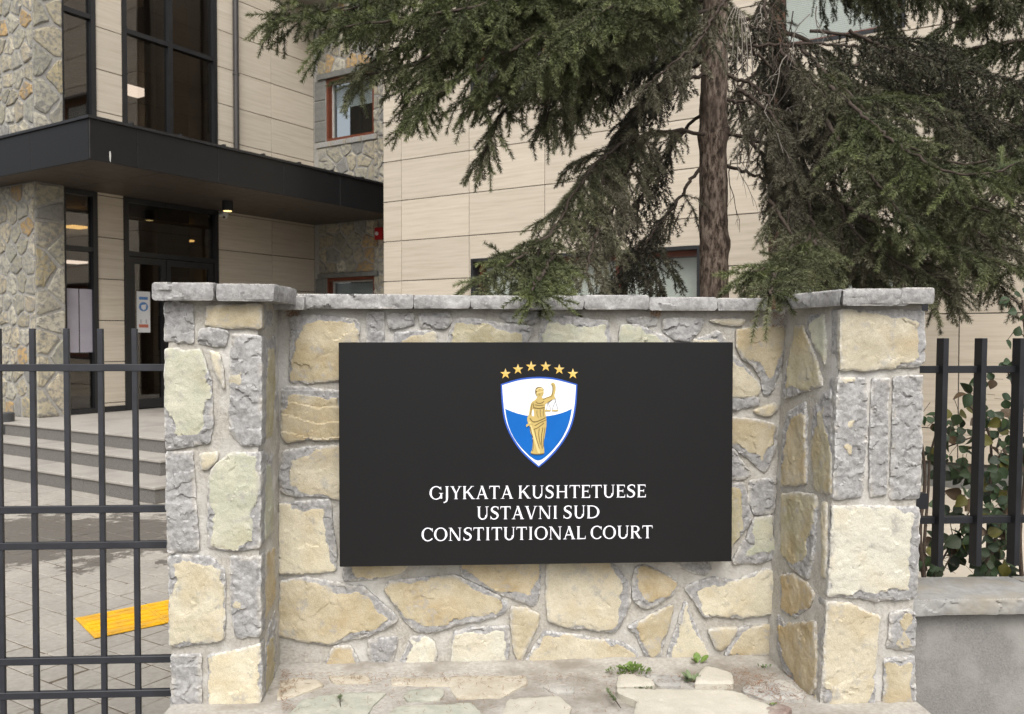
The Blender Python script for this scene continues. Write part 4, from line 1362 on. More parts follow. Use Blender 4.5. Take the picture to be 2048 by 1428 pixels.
def slab(p0, p1, depth_dir, depth, z0, z1, parent, seed, over=0.0, g=.006, name='coping_stone', tilt=0.0, col=(0.27, 0.265, 0.27), skew0=0.0, skew1=0.0, mat=None):
    """front edge runs p0 -> p1; the front and ends are hammered"""
    p0 = V(p0); p1 = V(p1)
    ax = (p1 - p0); L = ax.length; ax.normalize()
    dn = V(depth_dir).normalized()
    nx = max(2, int(L / g)); nz = max(3, int((z1 - z0) / g)); ny = 8
    vs, fs, edge = [], [], []
    rr = np.random.RandomState(seed)
    def P(s, t, y):
        q = p0 + ax * (s * L + (1 - 2 * s) * 0) + dn * (y * depth)
        q += ax * ((skew0 * (1 - s) + skew1 * s) * y)
        return V((q.x, q.y, z0 + (z1 - z0) * t + tilt * s))
    # front
    A, k0 = [], {}
    def grid(fn, na, nb, outn, amp, tag_):
        base = len(vs)
        pts = np.array([fn(i / na, j / nb) for j in range(nb + 1) for i in range(na + 1)])
        a_ = np.array([i / na for j in range(nb + 1) for i in range(na + 1)])
        b_ = np.array([j / nb for j in range(nb + 1) for i in range(na + 1)])
        prof = np.sin(np.pi * np.clip(b_, 0, 1)) ** .6
        f1 = np.abs(vnoise(pts, 16, seed + 1)); f2 = np.abs(vnoise(pts * np.array([1, 1, 1.6]), 38, seed + 2))
        P2 = np.c_[a_ * (L if tag_ == 'front' else depth), b_ * (z1 - z0)]
        dsp = facets(P2 + np.c_[vnoise(pts, 30, seed + 6), vnoise(pts, 30, seed + 8)] * .012, .06, .0026, .16, rr) * (amp / .011) + prof * .004 + fbm(pts, 14, seed + 5, 4) * .005 + vnoise(pts, 95, seed + 3) * .0012
        if tag_ == 'top':
            dsp = amp * (fbm(pts, 9, seed + 4, 3) * .5)
        pts2 = pts + np.array(outn)[None] * dsp[:, None]
        vs.extend(pts2.tolist())
        e_ = np.where((b_ < .001) | (b_ > .999), 1.0, 0.0) if tag_ != 'top' else np.where(b_ < .01, .8, 0)
        edge.extend(e_.tolist())
        for j in range(nb):
            for i in range(na):
                k = base + j * (na + 1) + i
                fs.append((k, k + 1, k + na + 2, k + na + 1))
    grid(lambda a, b: P(a, b, 0), nx, nz, -dn, .011, 'front')
    grid(lambda a, b: P(1, b, a), 14, nz, ax, .007, 'end')
    grid(lambda a, b: P(0, b, 1 - a), 14, nz, -ax, .007, 'end')
    grid(lambda a, b: P(a, 1, b), nx // 2, 12, Z, .006, 'top')
    base = len(vs)
    vs.extend([tuple(P(0, 0, 0)), tuple(P(1, 0, 0)), tuple(P(1, 0, 1)), tuple(P(0, 0, 1)), tuple(P(0, 1, 1)), tuple(P(1, 1, 1))])
    edge.extend([0] * 6)
    fs.append((base + 3, base + 2, base + 1, base))
    fs.append((base + 2, base + 3, base + 4, base + 5))
    vs_ = np.array(vs)
    cc = V(vs_.mean(0))
    bm = bmesh.new()
    me = bpy.data.meshes.new(name)
    me.from_pydata((vs_ - np.array(cc)).tolist(), [], fs)
    a_ = me.attributes.new('patch', 'FLOAT', 'POINT'); a_.data.foreach_set('value', np.zeros(len(vs), np.float32))
    a_ = me.attributes.new('edge', 'FLOAT', 'POINT'); a_.data.foreach_set('value', np.array(edge, np.float32))
    bm.from_mesh(me)
    weld_edges(bm, .0095)
    bm.to_mesh(me); bm.free()
    me.polygons.foreach_set('use_smooth', [True] * len(me.polygons))
    me.set_sharp_from_angle(angle=R(32))
    me.materials.append(mat or MATS['quarry_stone'])
    o = link(name, me, None, parent)
    o.location = cc
    o.color = (*col, 1)
    return o

CW = Frame(WF.w(0, 0, .035), wx, Z, wn_)
jt = [573, 827, 941, 1041, 1168, 1298, 1434, 1541]
tops = [588, 590, 591, 591, 590, 594, 596]
bots = [617, 617, 618, 619, 619, 621, 621]
for i in range(len(jt) - 1):
    a = CW.loc(jt[i] + 1, 605)[0]; b_ = CW.loc(jt[i + 1] - 1, 605)[0]
    xm = (jt[i] + jt[i + 1]) / 2
    slab(CW.w(a, 0), CW.w(b_, 0), -wn_, .36, CW.loc(xm, bots[i])[1], CW.loc(xm, tops[i])[1], wall, 100 + i)
CLp = Frame(LPF.w(0, 0, .045), wx, Z, wn_)
zb, zt_ = CLp.loc(430, 601)[1], CLp.loc(430, 565)[1]
x0, x1, x2 = CLp.loc(305, 590)[0], CLp.loc(427, 590)[0], CLp.loc(548, 590)[0]
slab(CLp.w(x0, 0), CLp.w(x1, 0), -wn_, .34, zb, zt_, pil, 201)
slab(CLp.w(x1 + .012, 0), CLp.w(x2, 0), -wn_, .33, zb - .002, zt_ - .004, pil, 202, skew1=.015)
# return slab back to the wall
e0_ = CLp.w(x2 + .012, 0, -.335); 
slab(CLp.w(x2 - .11, 0, -.325), CLp.w(x2 + .045, 0, -.325), -wn_, .25, CW.loc(560, 620)[1], CW.loc(560, 592)[1], pil, 203)
slab(CLp.w(x0, 0, -.345), CLp.w(x2 - .03, 0, -.345), -wn_, .3, zb, zt_ - .008, pil, 204)
CR = Frame(RPF.w(0, 0, .04), wx, Z, wn_)
zb, zt_ = CR.loc(1760, 609)[1], CR.loc(1760, 577)[1]
x0, x1, x2 = CR.loc(1690, 590)[0], CR.loc(1800, 590)[0], CR.loc(1867, 590)[0]
slab(CR.w(x0, 0), CR.w(x1, 0), -wn_, .5, zb, zt_, pir, 211, skew0=-.02)
slab(CR.w(x1 + .01, 0), CR.w(x2, 0), -wn_, .5, zb + .003, zt_ + .004, pir, 212)
# slab along the pillar's side, running back to the wall coping
pa = CW.w(CW.loc(1553, 605)[0], 0, -.0); pb_ = CR.w(x0 - .008, 0, -.004)
slab(pa, pb_, wx, .25, CR.loc(1690, 609)[1] - .004, zt_ - .003, pir, 213)

# ------------------------------------------------------------------ terrace at the foot of the wall
TF = Frame((0, 0, ZT), (1, 0, 0), (0, 1, 0), (0, 0, 1))
ter = empty('terrace')
ter['kind'] = 'structure'
nx, ny = 110, 60
P = np.array([(-1.25 + 2.75 * i / nx, 2.35 + 1.35 * j / ny) for j in range(ny + 1) for i in range(nx + 1)])
hz = -.005 + fbm(P, 9, 5, 3) * .004 + fbm(P, 40, 6, 2) * .003
dw = ((P[:, 0] - Wp0.x) * wn_.x + (P[:, 1] - Wp0.y) * wn_.y)
hz = hz + .012 * np.exp(-np.abs(dw) / .05)
fs = [(j * (nx + 1) + i, j * (nx + 1) + i + 1, (j + 1) * (nx + 1) + i + 1, (j + 1) * (nx + 1) + i) for j in range(ny) for i in range(nx)]
bed = mesh_obj('mortar_bed', TF.arr(P, hz), fs, MATS['bed_mortar'], ter, True)
bed['kind'] = 'structure'
MB().boxf(TF, -1.25, 1.5, 2.3, 2.352, -.33, -.002).build('terrace_edge', MATS['mortar'], ter)['kind'] = 'structure'
FG = (0.36, 0.37, 0.31); FC = (0.49, 0.46, 0.385); FT = (0.43, 0.38, 0.295); FY = (0.36, 0.35, 0.33)
for reg, pts, col, up in (('X', [(602, 1400), (700, 1386), (775, 1384), (745, 1412), (725, 1450), (540, 1480)], FG, 0),
                          ('C', [(575, 1020), (800, 1015), (815, 1050), (790, 1095), (560, 1100), (530, 1060)], FG, 0),
                          ('C', [(480, 1130), (1000, 1115), (1060, 1180), (1100, 1340), (300, 1340)], FG, 0),
                          ('C', [(20, 930), (300, 925), (320, 975), (60, 985)], FT, 0),
                          ('C', [(450, 940), (1370, 930), (1390, 980), (1200, 1080), (900, 1090), (850, 1000), (450, 990)], FT, 0),
                          ('C', [(1250, 1080), (1600, 1060), (1680, 1140), (1640, 1330), (1150, 1330)], FC, 0),
                          ('C', [(1480, 1000), (1700, 1000), (1700, 1050), (1560, 1045)], FY, 0),
                          ('D', [(450, 1040), (1250, 1045), (1530, 1160), (1600, 1330), (560, 1330), (590, 1130), (470, 1080)], FC, .012),
                          ('D', [(470, 940), (560, 930), (700, 960), (720, 1010), (450, 1025)], FC, .008),
                          ('D', [(1000, 960), (1060, 885), (1240, 930), (1255, 1010), (980, 1010)], FC, .014),
                          ('D', [(1330, 1000), (1600, 960), (1740, 1060), (1730, 1100), (1480, 1100), (1310, 1040)], FY, .006),
                          ('D', [(640, 920), (900, 930), (890, 1010), (740, 1000)], FY, .002),
                          ('X', [(560, 1365), (600, 1356), (640, 1362), (650, 1372), (590, 1392), (552, 1400)], FT, 0),
                          ('X', [(1290, 1420), (1560, 1432), (1600, 1500), (1300, 1500)], FT, 0)):
    o = stone(TF, zp(reg, pts), col, 0, ter, .03, g=.012, rough=.45, mat=MATS['flagstone'], name='flagstone', proud=.007 + up, grow=.0)

# ------------------------------------------------------------------ gate on the left
GF = Frame(LPF.w(0, 0, -.2), wx, Z, wn_)
gate = empty('metal_gate', 'dark grey steel bar gate left of the stone pillar', 'gate')
gy = lambda y: GF.loc(170, y)[1]
gx0, gx1 = GF.loc(-160, 900)[0], GF.loc(352, 900)[0]
rails = [735.5, 1019.5, 1091.5, 1322, 1390]
RH, RD = .0275, .022
for y in rails + [1500]:
    piece('rail', GF, gx0, gx1, gy(y) - RH / 2, gy(y) + RH / 2, -RD, 0, MATS['gate_paint'], gate, .002)
bw = .0205
for k in range(8):
    px = -211 + 68.4 * k
    s = GF.loc(px, 735)[0]
    piece('bar', GF, s - bw / 2, s + bw / 2, gy(1560), gy(657), -RD + .003, -.003, MATS['gate_paint'], gate, .0015)

# ------------------------------------------------------------------ low wall and picket fence on the right
LY = 3.2
lz = .66
lo_ = at_y(1940, 1200, LY); lo_.z = 0
LW = Frame(lo_, wx, Z, wn_)
low = empty('low_wall', 'grey rendered low wall with rough stone coping under the picket fence', 'wall')
s0 = LW.loc(1800, 1250)[0]; s1 = LW.loc(2330, 1250)[0]
core('render', [LW.w(s0, -.02, -.05), LW.w(s1, -.02, -.05), LW.w(s1, lz - .06, -.05), LW.w(s0, lz - .06, -.05)],
     [LW.w(s0, -.02, -.26), LW.w(s1, -.02, -.26), LW.w(s1, lz - .06, -.26), LW.w(s0, lz - .06, -.26)], low, MATS['cement_render'], g=.03, amp=.0012, seed=44)
sj = [s0, s0 + .62, s1]
for k in range(2):
    slab(LW.w(sj[k] + .001, 0), LW.w(sj[k + 1] - .001, 0), -wn_, .285, lz - .062, lz, low, 301 + k, mat=MATS['coping_grey'])
fen = empty('picket_fence', 'black flat bar picket fence standing on the low wall at the right', 'fence')
fo = LW.w(0, 0, -.12)
lean = R(1.9)
fex = (wx * math.cos(lean) + Z * 0).normalized()
fup = (Z + wx * math.tan(lean)).normalized()
FF = Frame(fo, wx, fup, wn_)
fz = lambda y: FF.loc(1950, y)[1]
fs0, fs1 = FF.loc(1822, 900)[0], FF.loc(2330, 900)[0]
for y, hgt in ((740, .028), (1042, .028)):
    piece('rail', Frame(fo, wx, Z, wn_), fs0, fs1, fz(y) - hgt / 2, fz(y) + hgt / 2, -.035, -.006, MATS['fence_paint'], fen, .002)
for k in range(6):
    s = FF.loc(1867.5 + 76.5 * k, 690)[0]
    piece('picket', FF, s - .011, s + .011, fz(1131), fz(677), -.030, .022, MATS['fence_paint'], fen, .0012)
for k in range(3):      # posts that carry the fence on the coping, beyond the frame
    s = fs1 - .05 - k * .0
    if k == 0:
        piece('post', FF, s, s + .04, lz - .03, fz(677), -.03, .01, MATS['fence_paint'], fen, .002)
# bracket stubs set into the pillar
for y, hh2 in ((1000, .06), (612, .04)):
    p = on_plane(1842, y, fo, wn_)
    MB().boxf(Frame(p, wx, Z, wn_), -.06, .012, -hh2 / 2, hh2 / 2, -.01, .03).build('bracket', MATS['fence_paint'], fen)

# ------------------------------------------------------------------ sign board
SF = Frame(WF.w(0, 0, .085), wx, Z, wn_)
sign = empty('sign_board', 'large black sign board with a court crest and three lines of white lettering', 'sign')
a0, a1 = SF.loc(678, 900)[0], SF.loc(1465, 900)[0]
b0, b1 = SF.loc(1070, 1128.5)[1], SF.loc(1070, 684.5)[1]
piece('panel', SF, a0, a1, b0, b1, -.05, 0, MATS['sign_black'], sign, .0025)
for s in (a0 + .25, a1 - .25):
    for t in (b0 + .15, b1 - .15):
        MB().tube([SF.w(s, t, -.052), SF.w(s, t, -.12)], .012, 8).build('standoff', MATS['black_frame'], sign)

# lettering, drawn stroke by stroke
ST_, HR, SH = 112, 44, 32
def q_bar(x0, y0, x1, y1, w):            # slanted bar cut level at both ends
    return [(x0 - w / 2, y0), (x0 + w / 2, y0), (x1 + w / 2, y1), (x1 - w / 2, y1)]
def rct(x0, y0, x1, y1):
    return [(x0, y0), (x1, y0), (x1, y1), (x0, y1)]
def serif(x0, x1, y, up):
    d = SH if up else -SH
    return [(x0, y), (x1, y), (x1 - 8, y + d * .7), (x0 + 8, y + d * .7)]
def stemf(x, w=ST_, top=True, bot=True, ext=48):
    r = [rct(x - w / 2, 0, x + w / 2, 680)]
    if bot: r.append(serif(x - w / 2 - ext, x + w / 2 + ext, 0, True))
    if top: r.append(serif(x - w / 2 - ext, x + w / 2 + ext, 680, False))
    return r
def arcs(cx, cy, rx, ry, d0, d1, wt=ST_, wh=HR, n=36):
    out = []
    def pt(d, k):
        a = R(d)
        th = wh + (wt - wh) * abs(math.cos(a)) ** 1.3
        return (cx + (rx - th * k) * math.cos(a), cy + (ry - (wh + (th - wh) * .35) * k) * math.sin(a))
    for i in range(n):
        e0_, e1_ = d0 + (d1 - d0) * i / n, d0 + (d1 - d0) * (i + 1) / n
        out.append([pt(e0_, 0), pt(e1_, 0), pt(e1_, 1), pt(e0_, 1)])
    return out
def path(pts, ws):
    out = []
    P = [V((x, y)) for x, y in pts]
    # smooth
    for _ in range(2):
        Q, W_2 = [P[0]], [ws[0]]
        for i in range(len(P) - 1):
            Q += [P[i] * .75 + P[i + 1] * .25, P[i] * .25 + P[i + 1] * .75]
            W_2 += [ws[i] * .75 + ws[i + 1] * .25, ws[i] * .25 + ws[i + 1] * .75]
        Q.append(P[-1]); W_2.append(ws[-1])
        P, ws = Q, W_2
    N = []
    for i in range(len(P)):
        d = P[min(i + 1, len(P) - 1)] - P[max(i - 1, 0)]
        d.normalize()
        N.append(V((-d.y, d.x)))
    for i in range(len(P) - 1):
        out.append([tuple(P[i] + N[i] * ws[i] / 2), tuple(P[i + 1] + N[i + 1] * ws[i + 1] / 2), tuple(P[i + 1] - N[i + 1] * ws[i + 1] / 2), tuple(P[i] - N[i] * ws[i] / 2)])
    return out
def tickd(x, y, d):                      # end tick of an arm, d<0 hangs down
    return [(x - 42, y), (x, y), (x + 6, y + d), (x - 14, y + d)]
GL = {
 'I': (389, stemf(195)),
 'H': (833, stemf(185) + stemf(648) + [rct(185, 322, 648, 322 + HR)]),
 'T': (667, stemf(333, top=False) + [rct(40, 680 - HR, 627, 680), tickd(627, 660, -130), [(40, 660), (82, 660), (52, 530), (34, 530)]]),
 'E': (611, stemf(160, ext=44) + [rct(160, 680 - HR, 540, 680), tickd(540, 660, -120), rct(160, 330, 450, 330 + HR), tickd(452, 340, 90), tickd(452, 360, -90), rct(160, 0, 560, HR), tickd(560, 20, 140)]),
 'L': (611, stemf(160, ext=44) + [rct(160, 0, 575, HR), tickd(575, 20, 150)]),
 'K': (778, stemf(160, ext=44) + [q_bar(215, 300, 600, 680, 66), q_bar(640, 0, 330, 400, 140), serif(500, 700, 680, False), serif(555, 772, 0, True)]),
 'N': (833, [rct(125, 0, 125 + HR, 680), rct(665, 0, 665 + HR, 680), q_bar(660, -6, 150, 680, 130), serif(40, 215, 680, False), serif(50, 245, 0, True), serif(590, 790, 680, False)]),
 'U': (778, [rct(175 - ST_ / 2, 230, 175 + ST_ / 2, 680), rct(612, 230, 612 + HR, 680), serif(60, 290, 680, False), serif(540, 735, 680, False)] + arcs(387.5, 232, 268.5, 246, 180, 360, 112, 60)),
 'V': (778, [q_bar(395, -10, 135, 680, 125), q_bar(405, -10, 645, 680, 52), serif(20, 265, 680, False), serif(545, 760, 680, False)]),
 'Y': (667, [rct(334 - ST_ / 2, 0, 334 + ST_ / 2, 330), q_bar(334, 300, 110, 680, 118), q_bar(352, 300, 560, 680, 54), serif(10, 225, 680, False), serif(460, 660, 680, False), serif(225, 443, 0, True)]),
 'A': (778, [q_bar(130, 0, 392, 690, 50), q_bar(640, 0, 378, 690, 126), rct(205, 205, 580, 205 + HR), serif(30, 245, 0, True), serif(525, 755, 0, True)]),
 'O': (833, arcs(416, 340, 382, 356, 0, 360, 122, 44, 56)),
 'C': (722, arcs(400, 340, 366, 356, 44, 318, 122, 44, 44) + [[(628, 660), (668, 668), (676, 480), (650, 480)], [(640, 70), (668, 130), (652, 140), (610, 100)]]),
 'G': (833, arcs(410, 340, 376, 356, 42, 326, 122, 44, 44) + [rct(655, 40, 655 + 100, 300), serif(575, 820, 330, False), [(660, 655), (700, 662), (706, 480), (682, 480)]]),
 'D': (833, stemf(160, ext=44) + arcs(330, 340, 462, 340, -90, 90, 122, 44, 36) + [rct(160, 0, 335, HR), rct(160, 680 - HR, 335, 680)]),
 'J': (389, [rct(205 - ST_ / 2, 60, 205 + ST_ / 2, 680), serif(95, 315, 680, False)] + path([(205, 90), (200, -20), (165, -110), (85, -165), (10, -170)], [112, 104, 78, 52, 60])),
 'R': (722, stemf(160, ext=44) + arcs(330, 505, 250, 175, -90, 90, 116, 42, 24) + [rct(160, 680 - HR, 335, 680), rct(160, 330, 335, 330 + HR), q_bar(590, 0, 350, 350, 140), serif(525, 725, 0, True)]),
 'S': (611, path([(512, 560), (470, 650), (350, 672), (225, 650), (130, 560), (160, 440), (300, 370), (440, 300), (500, 190), (440, 60), (300, 10), (170, 25), (85, 120)], [40, 46, 46, 60, 100, 118, 124, 124, 112, 74, 46, 46, 44]) + [[(490, 660), (530, 664), (530, 510), (508, 510)], [(70, 10), (106, 14), (96, 180), (70, 180)]]),
}
gl_mesh = {}
def glyph_mesh(ch):
    if ch in gl_mesh: return gl_mesh[ch]
    mb = MB()
    fr = Frame((0, 0, 0), (1, 0, 0), (0, 1, 0), (0, 0, 1))
    for k, pl in enumerate(GL[ch][1]):
        h = 1.0 + (k % 7) * .12
        n = len(pl)
        ar = sum(pl[i][0] * pl[(i + 1) % n][1] - pl[(i + 1) % n][0] * pl[i][1] for i in range(n))
        if ar < 0: pl = pl[::-1]
        mb.add([(x, y, -.5) for x, y in pl] + [(x, y, h) for x, y in pl], [tuple(range(n, 2 * n))] + [(i, (i + 1) % n, n + (i + 1) % n, n + i) for i in range(n)])
    me = bpy.data.meshes.new('letter')
    me.from_pydata(mb.v, [], mb.f)
    me.materials.append(MATS['letter_white'])
    gl_mesh[ch] = me
    return me
for text, xl, xr, yb in (('GJYKATA KUSHTETUESE', 858, 1293, 996.5), ('USTAVNI SUD', 952, 1200, 1037.5), ('CONSTITUTIONAL COURT', 842, 1306, 1079)):
    adv = sum(GL[c][0] if c != ' ' else 230 for c in text)
    sl_, sr = SF.loc(xl, yb)[0], SF.loc(xr, yb)[0]
    tb = SF.loc((xl + xr) / 2, yb)[1]
    k = (sr - sl_) / adv
    ky = (SF.loc(1070, yb - 25.5)[1] - tb) / 680
    x = 0
    for c in text:
        if c != ' ':
            o = link('letter', glyph_mesh(c), None, sign)
            m4 = fmat(SF, sl_ + x * k, tb, .0006)
            o.matrix_world = m4 @ Matrix.Diagonal((k, ky, .0008, 1))
        x += GL[c][0] if c != ' ' else 230

# crest
def sp(pts):
    return [SF.loc(x, y) for x, y in zp('S', pts)]
def smooth_poly(pts, it=2, sharp=()):
    P = list(pts)
    sh = set(sharp)
    for _ in range(it):
        Q, ns = [], set()
        n = len(P)
        for i in range(n):
            a, p, b_ = P[i - 1], P[i], P[(i + 1) % n]
            if i in sh:
                ns.add(len(Q)); Q.append(p)
            else:
                Q.append((p[0] * .75 + a[0] * .25, p[1] * .75 + a[1] * .25))
                Q.append((p[0] * .75 + b_[0] * .25, p[1] * .75 + b_[1] * .25))
        P, sh = Q, ns
    return P
shield = [(228, 375), (400, 318), (540, 298), (645, 293), (760, 298), (880, 318), (1068, 375), (1062, 560), (1040, 720), (1000, 860), (930, 990), (840, 1110), (740, 1215), (645, 1290), (560, 1225), (450, 1120), (370, 1010), (300, 880), (255, 740), (235, 560)]
def inset(pts, d):
    cx, cy = 646, 700
    out = []
    n = len(pts)
    for i in range(n):
        a, p, b_ = pts[i - 1], pts[i], pts[(i + 1) % n]
        tx, ty = b_[0] - a[0], b_[1] - a[1]
        l = math.hypot(tx, ty)
        nx_, ny_ = -ty / l, tx / l
        if nx_ * (cx - p[0]) + ny_ * (cy - p[1]) < 0: nx_, ny_ = -nx_, -ny_
        f = 1.0
        out.append((p[0] + nx_ * d * f, p[1] + ny_ * d * f))
    return out
def emb(name, pts, mat, h0, h1, parent, sm=0, sharp=()):
    pl = smooth_poly(pts, sm, sharp) if sm else pts
    return MB().prism(SF, sp(pl), h0, h1).build(name, MATS[mat], parent)
SHP = (0, 6, 13)
crest = emb('shield_rim', shield, 'crest_rim_blue', .0005, .003, sign, 2, SHP)
emb('shield_white', inset(shield, 19), 'crest_white', .001, .0036, crest, 2, SHP)
emb('shield_blue', [(275, 645), (400, 695), (520, 722), (645, 735), (770, 722), (900, 692), (1008, 645), (985, 780), (930, 920), (850, 1040), (750, 1150), (640, 1230), (540, 1160), (430, 1050), (350, 930), (300, 800)], 'crest_blue', .002, .0042, crest, 2, (0, 6, 12))
for (x, y) in ((280, 258), (417, 208), (562, 178), (722, 178), (870, 210), (1020, 258)):
    pts = []
    for i in range(10):
        r_ = 61 if i % 2 == 0 else 24
        a = math.pi / 2 + i * math.pi / 5
        pts.append((x + r_ * math.cos(a), y + 3 - r_ * math.sin(a)))
    st_ = emb('star', pts, 'star_gold', .0005, .002, sign)
    emb('facet', [(x, y + 3), pts[0], pts[1]], 'crest_gold_light', .0018, .0024, st_)
    emb('facet', [(x, y + 3), pts[8], pts[9]], 'crest_gold_light', .0018, .0024, st_)
body = [(632, 505), (612, 545), (562, 572), (545, 640), (535, 720), (515, 735), (520, 790), (545, 830), (550, 900), (580, 960), (574, 1095), (555, 1120), (560, 1135), (620, 1146), (700, 1135), (706, 1115), (695, 1020), (715, 920), (732, 800), (725, 740), (715, 680), (712, 590), (745, 575), (790, 545), (832, 530), (812, 505), (828, 450), (830, 390), (815, 362), (797, 354), (774, 372), (778, 382), (790, 378), (797, 440), (780, 500), (740, 515), (690, 535), (672, 508)]
fig = emb('figure', body, 'crest_gold', .003, .0062, sign, 1)
emb('head', [(652 + 47 * math.cos(a), 460 + 56 * math.sin(a)) for a in [i * math.pi / 10 for i in range(20)]], 'crest_gold', .003, .0066, fig)
emb('hair', [(604, 460), (608, 425), (630, 405), (660, 402), (690, 415), (702, 440), (690, 436), (660, 428), (635, 436), (622, 455), (618, 490), (608, 480)], 'crest_gold_dark', .005, .0069, fig, 1)
emb('hair_band', [(610, 440), (640, 414), (680, 412), (696, 428), (688, 436), (650, 428), (622, 450)], 'crest_gold_light', .005, .0074, fig)
emb('blindfold', [(616, 468), (650, 456), (696, 450), (698, 462), (655, 470), (618, 482)], 'crest_gold_light', .005, .0078, fig)
emb('arm_gap', [(583, 640), (594, 715), (586, 728), (568, 722), (567, 690), (576, 655)], 'crest_white', .005, .0066, fig, 1)
emb('sword', [(534, 790), (552, 790), (660, 1120), (652, 1138), (632, 1120)], 'crest_gold_light', .005, .0068, fig)
emb('sword_guard', [(502, 828), (514, 808), (560, 800), (585, 812), (560, 822), (520, 834), (512, 846)], 'crest_gold', .005, .0074, fig, 1)
def crest_line(name, pts, w0, mat, h, parent):
    pl = path(pts, [w0] * len(pts))
    mb = MB()
    for k, q in enumerate(pl):
        mb.prism(SF, sp(q), .004, h + (k % 5) * .00006)
    return mb.build(name, MATS[mat], parent)
for pts, wd in (([(612, 565), (640, 590), (690, 575), (700, 560)], 6), ([(600, 600), (650, 610), (705, 600)], 5), ([(592, 632), (650, 642), (708, 628)], 8),
                ([(625, 660), (622, 700), (640, 740)], 5), ([(660, 650), (660, 700), (668, 735)], 5), ([(700, 640), (690, 690), (700, 730)], 5),
                ([(545, 745), (570, 780), (595, 790), (650, 775), (720, 740)], 8), ([(600, 830), (650, 800), (725, 765)], 6), ([(590, 870), (640, 850), (700, 800)], 7),
                ([(600, 880), (615, 960), (650, 1080)], 6), ([(650, 860), (640, 930), (665, 1040)], 6), ([(690, 850), (670, 950), (682, 1080)], 7), ([(712, 850), (695, 960), (696, 1060)], 5),
                ([(580, 980), (585, 1060), (575, 1110)], 6), ([(570, 590), (560, 650), (555, 710)], 6), ([(582, 580), (590, 640)], 6), ([(640, 490), (660, 492)], 5), ([(560, 1135), (620, 1146), (700, 1135)], 8),
                ([(550, 840), (562, 900), (580, 960)], 8), ([(690, 540), (740, 520), (785, 505)], 6), ([(795, 380), (800, 440), (788, 500)], 6), ([(745, 575), (790, 545)], 6)):
    crest_line('fold', pts, wd, 'crest_gold_dark', .0072, fig)
for pts, wd in (([(728, 655), (745, 580)], 5), ([(778, 655), (750, 580)], 5), ([(790, 655), (825, 560)], 5), ([(856, 655), (828, 560)], 5), ([(825, 560), (826, 530)], 10)):
    crest_line('scale_chain', pts, wd, 'crest_line', .0056, fig)
for a, b_ in ((706, 778), (788, 860)):
    emb('scale_pan', [(a, 656), (b_, 656), (b_ - 6, 672), (a + 6, 672)], 'crest_gold', .004, .006, fig)

# ------------------------------------------------------------------ spruces
def catmull(P, step):
    P = [V(p) for p in P]
    Q = [P[0] * 2 - P[1]] + P + [P[-1] * 2 - P[-2]]
    out = []
    for i in range(1, len(Q) - 2):
        n = max(2, int((Q[i + 1] - Q[i]).length / step))
        for k in range(n):
            t = k / n
            a, b_, c, d = Q[i - 1], Q[i], Q[i + 1], Q[i + 2]
            out.append(.5 * ((2 * b_) + (c - a) * t + (2 * a - 5 * b_ + 4 * c - d) * t * t + (3 * b_ - a - 3 * c + d) * t ** 3))
    out.append(P[-1])
    return out

GREEN = np.array((.120, .155, .060)); MIDG = np.array((.072, .096, .040)); DUST = np.array((.205, .188, .132)); TIP = np.array((.23, .21, .085)); DARKG = np.array((.022, .034, .018))

